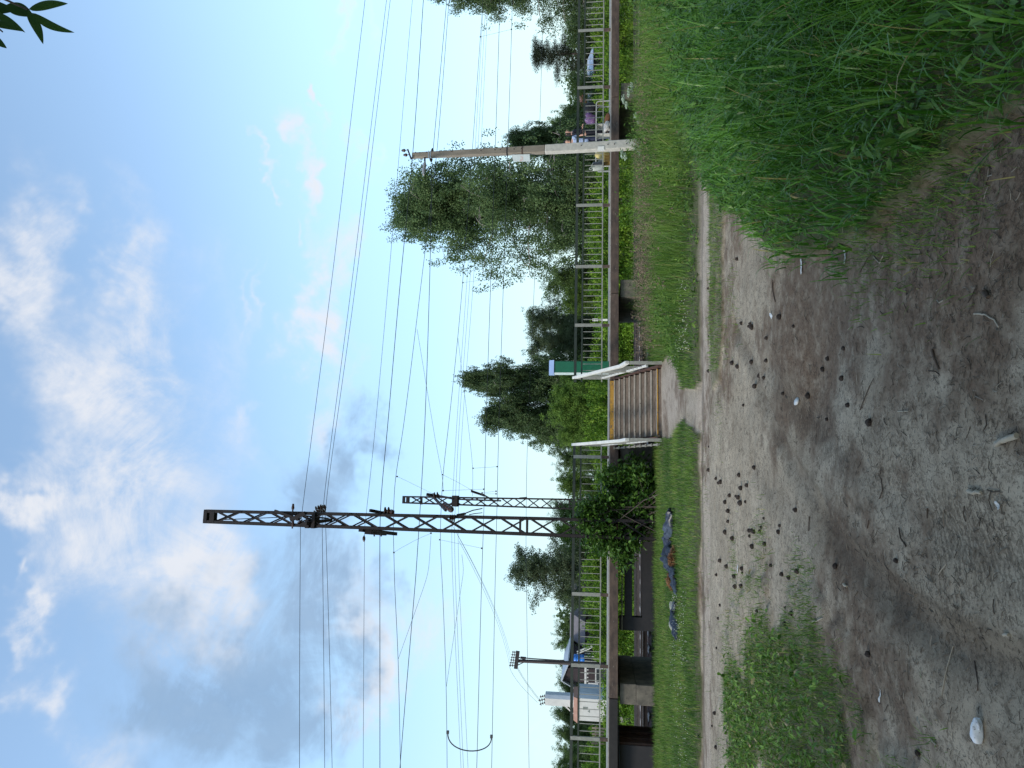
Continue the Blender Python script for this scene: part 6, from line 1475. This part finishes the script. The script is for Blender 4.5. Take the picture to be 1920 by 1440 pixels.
lab_a = ['below the right birch', 'at the right edge of the bush row', 'under the pine', 'in front of the brick house', 'right of the purple bag', 'behind the bench', 'left of the litter bin', 'under the tallest birch trunk', 'left of the tallest birch trunk', 'between birch and dark tree', 'under the broad dark tree', 'behind the white marker post', 'left of the white marker post', 'right of the green cabinet', 'above the right half of the steps', 'above the left half of the steps', 'just left of the left handrail', 'right of the large-leaved shrub', 'behind the large-leaved shrub', 'left of the tall mast', 'under the pale willow-like tree', 'above the black support frame', 'in front of the right shed roof', 'in front of the long shed roof', 'under the blue tank', 'low in front of the gabled house', 'low by the transformer kiosk', 'above the picket fence', 'at the left edge of the bush row', 'just beyond the left edge']
for i, ((Y, X, D), lb_) in enumerate(zip(spec, lab_a)):
    t, h0 = bp_[i % 3]; top = at(X, Y, D); h = top[2] + .75; c = copy_tree(t, (top[0], D, -.75), random.uniform(0, 6.28), (random.uniform(.95, 1.2), random.uniform(.9, 1.1), h / h0 * 1.05), 'bright green bush ' + lb_)
for t, _ in bp_:
    for ch in list(t.children): bpy.data.objects.remove(ch)
    bpy.data.objects.remove(t)
# a low weedy green slope at the foot of the bushes
x, y = scatter(9000, -30, 34, 36, 46); s_, t_ = st_of(x, y); k = (t_ > 13.6); k &= rng.random(len(x)) < .55; cen = np.stack([x[k], y[k], -.72 + .65 * rng.random(k.sum()) ** 1.5], 1)
V, F, T = leafcloud(cen, 7, .16, .13, .5, 1.0, -.6); tag(raw_mesh('undergrowth', V, F, LF_BUSH, T), 'bright weedy undergrowth at the foot of the bushes', 'undergrowth', None, 'stuff')
# ---------------------------------------------------------------- large-leaved shrub round the mast foot
def shrub():
    base = rt(1236, 960, -1.2); th = thing('large_leaved_shrub', base, 'dense dark green large-leaved shrub growing round the mast foot', 'shrub'); mb = MB(); cl = []
    spots = [(1100, 960), (1092, 985), (1110, 1000), (1118, 1018), (1128, 940), (1135, 915), (1120, 975), (1140, 895), (1150, 930), (1150, 960), (1145, 1000), (1160, 880), (1165, 1015), (1160, 1030), (1170, 905), (1172, 940), (1175, 970), (1185, 870), (1190, 895), (1195, 925), (1195, 955), (1190, 985), (1205, 880), (1210, 910), (1215, 940), (1212, 970), (1150, 1036), (1172, 1045), (1105, 975), (1112, 950), (1138, 1012), (1200, 1000), (1125, 990), (1155, 945), (1135, 955), (1182, 1020), (1222, 900), (1224, 935), (1224, 962), (1095, 968), (1130, 1005), (1180, 1010)]
    for X, Y in spots:
        for q in range(3):
            e = rt(X + rng.normal(0, 6), Y + rng.normal(0, 8), -.85 + rng.normal(0, .34)); cl.append(e)
            if q == 0:
                b0 = base + np.array([rng.normal(0, .35), rng.normal(0, .3), 0]); b0[2] = float(zg(b0[0], b0[1])) - .02
                mb.tube([b0, (b0 + e) / 2 + rng.normal(0, .08, 3) + np.array([0, 0, .1]), e], [.020, .013, .004], 5)
    mb.build('stems', BARKD, th); cl = np.array(cl); per = 58; n = len(cl) * per
    c = np.repeat(cl, per, 0) + rng.normal(0, .14, (n, 3)); hi = np.clip((c[:, 2] - .2) / 1.8, 0, 1)
    V, F, T = leafquads(c, rng.uniform(.09, .21, n), .55, rng.normal(-.15, .5, n), np.clip(rng.normal(.5, .22, n), 0, .92)); raw_mesh('foliage', V, F, LF_BIG, T, th, base=base)
shrub()
# ---------------------------------------------------------------- umbel plants and dark weed stems at right
UMB = mat('umbel_white_green', (.42, .50, .40), (.30, .40, .30), 30, .8)
def umbel(X, Y, T, heads, label, H=None):
    b = rt(X, Y, T); b[2] = float(zg(b[0], b[1])); th = thing('umbel_plant', b, label, 'plant', 'umbel flowers in the verge'); mb = MB(); lv = []
    for hx, hy, r_ in heads:
        e = rt(hx, hy, T + rng.normal(0, .1)); mb.tube([b, (b + e) / 2 + rng.normal(0, .03, 3), e], [.009, .006, .004], 5)
        hd = MB()
        for k in range(46):
            a = rng.random() * 6.28; q = math.sqrt(rng.random()) * r_; p = e + np.array([q * math.cos(a), q * math.sin(a), .09 - q * .25 + rng.normal(0, .02)]); hd.lathe(p, [(.002, 0), (.020, .004), (.016, .012), (.002, .018)], 5)
            hd.tube([e, p], .0022, 3)
        hd.build('flower_head', UMB, th)
        for f in (.3, .5, .7): lv.append(b + (e - b) * f)
    mb.build('stem', LF_DARK, th); c = np.repeat(np.array(lv), 9, 0) + rng.normal(0, .07, (len(lv) * 9, 3))
    V, F, T_ = leafquads(c, rng.uniform(.07, .14, len(c)), .4, rng.normal(0, .5, len(c)), rng.random(len(c)) * .7); raw_mesh('leaves', V, F, LF_DARK, T_, th, base=b)
umbel(1225, 180, -1.6, [(1172, 186, .16), (1182, 172, .18), (1188, 163, .16), (1178, 196, .13)], 'tall white umbel plant before the platform right of the pole')
umbel(1230, 292, -2.6, [(1170, 288, .15), (1176, 294, .13)], 'white umbel plant in front of the pole foot')
umbel(1240, 285, -3.4, [(1203, 284, .17), (1196, 276, .10)], 'lower white umbel plant left of the pole foot')
umbel(1235, 212, -2.2, [(1196, 216, .09), (1202, 228, .08)], 'small umbel plant with thin stems under the bench')
def weedstem(x, y, H, n, label):
    b = np.array([x, y, float(zg(x, y))]); th = thing('tall_weed', b, label, 'plant', 'tall dark weeds at the right'); mb = MB(); lv = []; sz = []
    for k in range(n):
        d = rng.normal(0, .12, 2); e = b + np.array([d[0] + rng.normal(0, .1), d[1] + rng.normal(0, .1), H * rng.uniform(.7, 1.05)]); mb.tube([b + np.array([rng.normal(0, .04), rng.normal(0, .04), 0]), (b + e) / 2 + rng.normal(0, .02, 3), e], [.006, .005, .002], 5)
        for f in np.linspace(.25, 1, 22): lv.append(b + (e - b) * f); sz.append(.05 + .09 * (1 - f))
    mb.build('stem', LF_DARK, th); lv = np.array(lv); c = np.repeat(lv, 3, 0) + rng.normal(0, .008, (len(lv) * 3, 3)); s = np.repeat(np.array(sz), 3) * rng.uniform(.7, 1.3, len(c))
    V, F, T = leafquads(c, s, .28, rng.normal(.15, .4, len(c)), rng.random(len(c)) * .6); raw_mesh('leaves', V, F, LF_BIG, T, th, base=b)
weedstem(*(lambda p: (p[0], p[1]))(gp(1385, 20)), 1.15, 5, 'tall dark weed clump nearest the upper right corner of the grass')
weedstem(*(lambda p: (p[0], p[1]))(gp(1400, 110)), .95, 4, 'dark weed clump in the tall grass below the pine')
weedstem(*(lambda p: (p[0], p[1]))(gp(1392, 200)), .85, 4, 'dark weed clump in the tall grass below the bags')
# ---------------------------------------------------------------- trees over and behind the camera, unseen and put in to shade the foreground
def prune(V, F, T, b):
    P = V.reshape(-1, 4, 3) + b; k = ~((P[..., 1] > .05) & (P[..., 2] - 1.62 < 1.03 * P[..., 1] + .08) & (np.abs(P[..., 0]) < .75 * P[..., 1] + .35)).any(1)
    V = V.reshape(-1, 4, 3)[k].reshape(-1, 3); return V, np.arange(len(V)).reshape(-1, 4), T.reshape(-1, 4)[k].ravel()
def canopy(base, H, W, cz, n, label, seed, per=60):
    g = np.random.default_rng(seed); th = thing('shade_tree', base, label, 'tree', 'unseen trees shading the viewpoint'); b = np.array(base, float); mb = MB(); P = [b + np.array([g.normal(0, .05), g.normal(0, .05), H * i / 8]) for i in range(9)]
    mb.tube(P, [.24 * (1 - .85 * i / 8) for i in range(9)], 9); c = []
    for k in range(n):
        a = g.random() * 6.28; r_ = math.sqrt(g.random()) * W; z_ = cz + g.random() * (H - cz) * (1 - (r_ / W) ** 2 * .6); e = b + np.array([r_ * math.cos(a), r_ * math.sin(a), z_]); c.append(e)
        if k % 5 == 0: q = b + np.array([0, 0, max(.8, z_ - r_ * .5)]); mb.tube([q, (q + e) / 2 + np.array([0, 0, .15]), e], [.06, .035, .008], 5)
    mb.build('trunk', BARKD, th); V, F, T = prune(*leafcloud(np.array(c), per, .38, .15, .5, .6, .2), 0); raw_mesh('crown', V, F, LF_MID, T, th, base=b)
canopy((3.0, -3.0, 0), 8, 4.0, 3.2, 200, 'tree standing right behind the viewpoint', 3, 45)
canopy((-2.6, -3.0, 0), 9, 4.6, 3.2, 240, 'tree standing left behind the viewpoint', 4, 45)
canopy((.6, -7.5, 0), 10, 5.0, 2.0, 200, 'tree farther behind the viewpoint', 6)
canopy((-9.0, -2.2, 0), 8.5, 4.2, 1.6, 230, 'unseen bushy tree added at the left to shade the foreground', 7)
canopy((-8.0, -7.5, 0), 10, 4.6, 1.6, 200, 'unseen bushy tree added far left behind to block the sun', 9)
# unseen boughs added over the viewpoint to darken the foreground
def bough(start, tip, n, label, seed, W_):
    g = np.random.default_rng(seed); th = thing('shade_bough', start, label, 'bough', 'unseen boughs added over the viewpoint'); a, b = np.array(start, float), np.array(tip, float); c = []; mb = MB().tube([a, a * .5 + b * .5 + np.array([0, 0, .3]), b], [.09, .05, .01], 7)
    while len(c) < n:
        f = g.random() ** .7; q = a + (b - a) * f + g.normal(0, 1, 3) * np.array([W_, W_ * .7, .55])
        if q[2] > 1.62 + 1.12 * max(q[1], 0) + .9 + .55 * abs(q[0]) and q[1] < 2.8: c.append(q)
    mb.build('limb', BARKD, th); V, F, T = prune(*leafcloud(np.array(c), 60, .36, .15, .5, .6, .2), 0); raw_mesh('foliage', V, F, LF_MID, T, th, base=a)
bough((1.9, -2.0, 4.6), (1.6, 3.2, 7.6), 110, 'unseen leafy bough added on the right to shade the foreground', 13, 1.5)
bough((-1.6, -2.4, 4.8), (-1.6, 3.2, 7.8), 110, 'unseen leafy bough added on the left to shade the foreground', 14, 1.5)
# hanging branch with long pointed leaflets in the upper corner
br_ = thing('leafy_branch', at(-60, -60, 1.25), 'leafy twig with long pointed leaves hanging in the upper right corner', 'branch')
DL = 1.30
mb = MB().tube([at(-190, -130, DL), at(-80, -60, DL), at(-10, -10, DL), at(52, 18, DL)], [.006, .004, .003, .0015], 5); mb.tube([at(-80, -60, DL), at(-30, 30, DL + .03), at(5, 60, DL + .04)], [.004, .003, .0015], 5); mb.build('twig', BARKD, br_)
def hleaf(P0, P1, w, bend):
    a, b = np.array(P0), np.array(P1); d = b - a; Lh = np.linalg.norm(d); d /= Lh; sdv = np.cross(d, _f); sdv /= np.linalg.norm(sdv); dep = np.cross(sdv, d); V = []; F = []; n = 12
    for i in range(n + 1):
        f = i / n; ww = w * math.sin(math.pi * f ** .82) ** .8 * (1 - .25 * f) + .0004; c = a + d * Lh * f + sdv * bend * math.sin(math.pi * f) * Lh
        for v in (-1, 0, 1): V.append(c + sdv * v * ww * .5 + dep * (abs(v) * .12 * ww + .02 * Lh * f * f))
    for i in range(n):
        for v in range(2): F.append((i * 3 + v, i * 3 + v + 1, i * 3 + 4 + v, i * 3 + 3 + v))
    m_ = MB(); m_.add(V, F, True); return m_
LFH = leafmat('hanging_leaf', (.030, .075, .014), (.034, .085, .016), None, .4, .5, .2)
for (X0, Y0, X1, Y1, w, bd, dd) in ((54, 17, 126, 6, .021, .05, 0), (58, 24, 138, 60, .018, -.06, .01), (50, 22, 80, 82, .021, .05, .02), (10, 10, 62, 30, .030, .05, .03), (-20, 20, 46, 60, .016, .03, .04), (-20, 42, 44, 58, .018, .05, .0), (-25, 62, 12, 90, .018, 0, .02), (-30, -12, 58, -8, .025, .1, .03), (-40, 0, 30, 18, .03, -.05, .05)):
    hleaf(at(X0, Y0, DL + dd), at(X1, Y1, DL + dd), w, bd).build('leaf', LFH, br_)
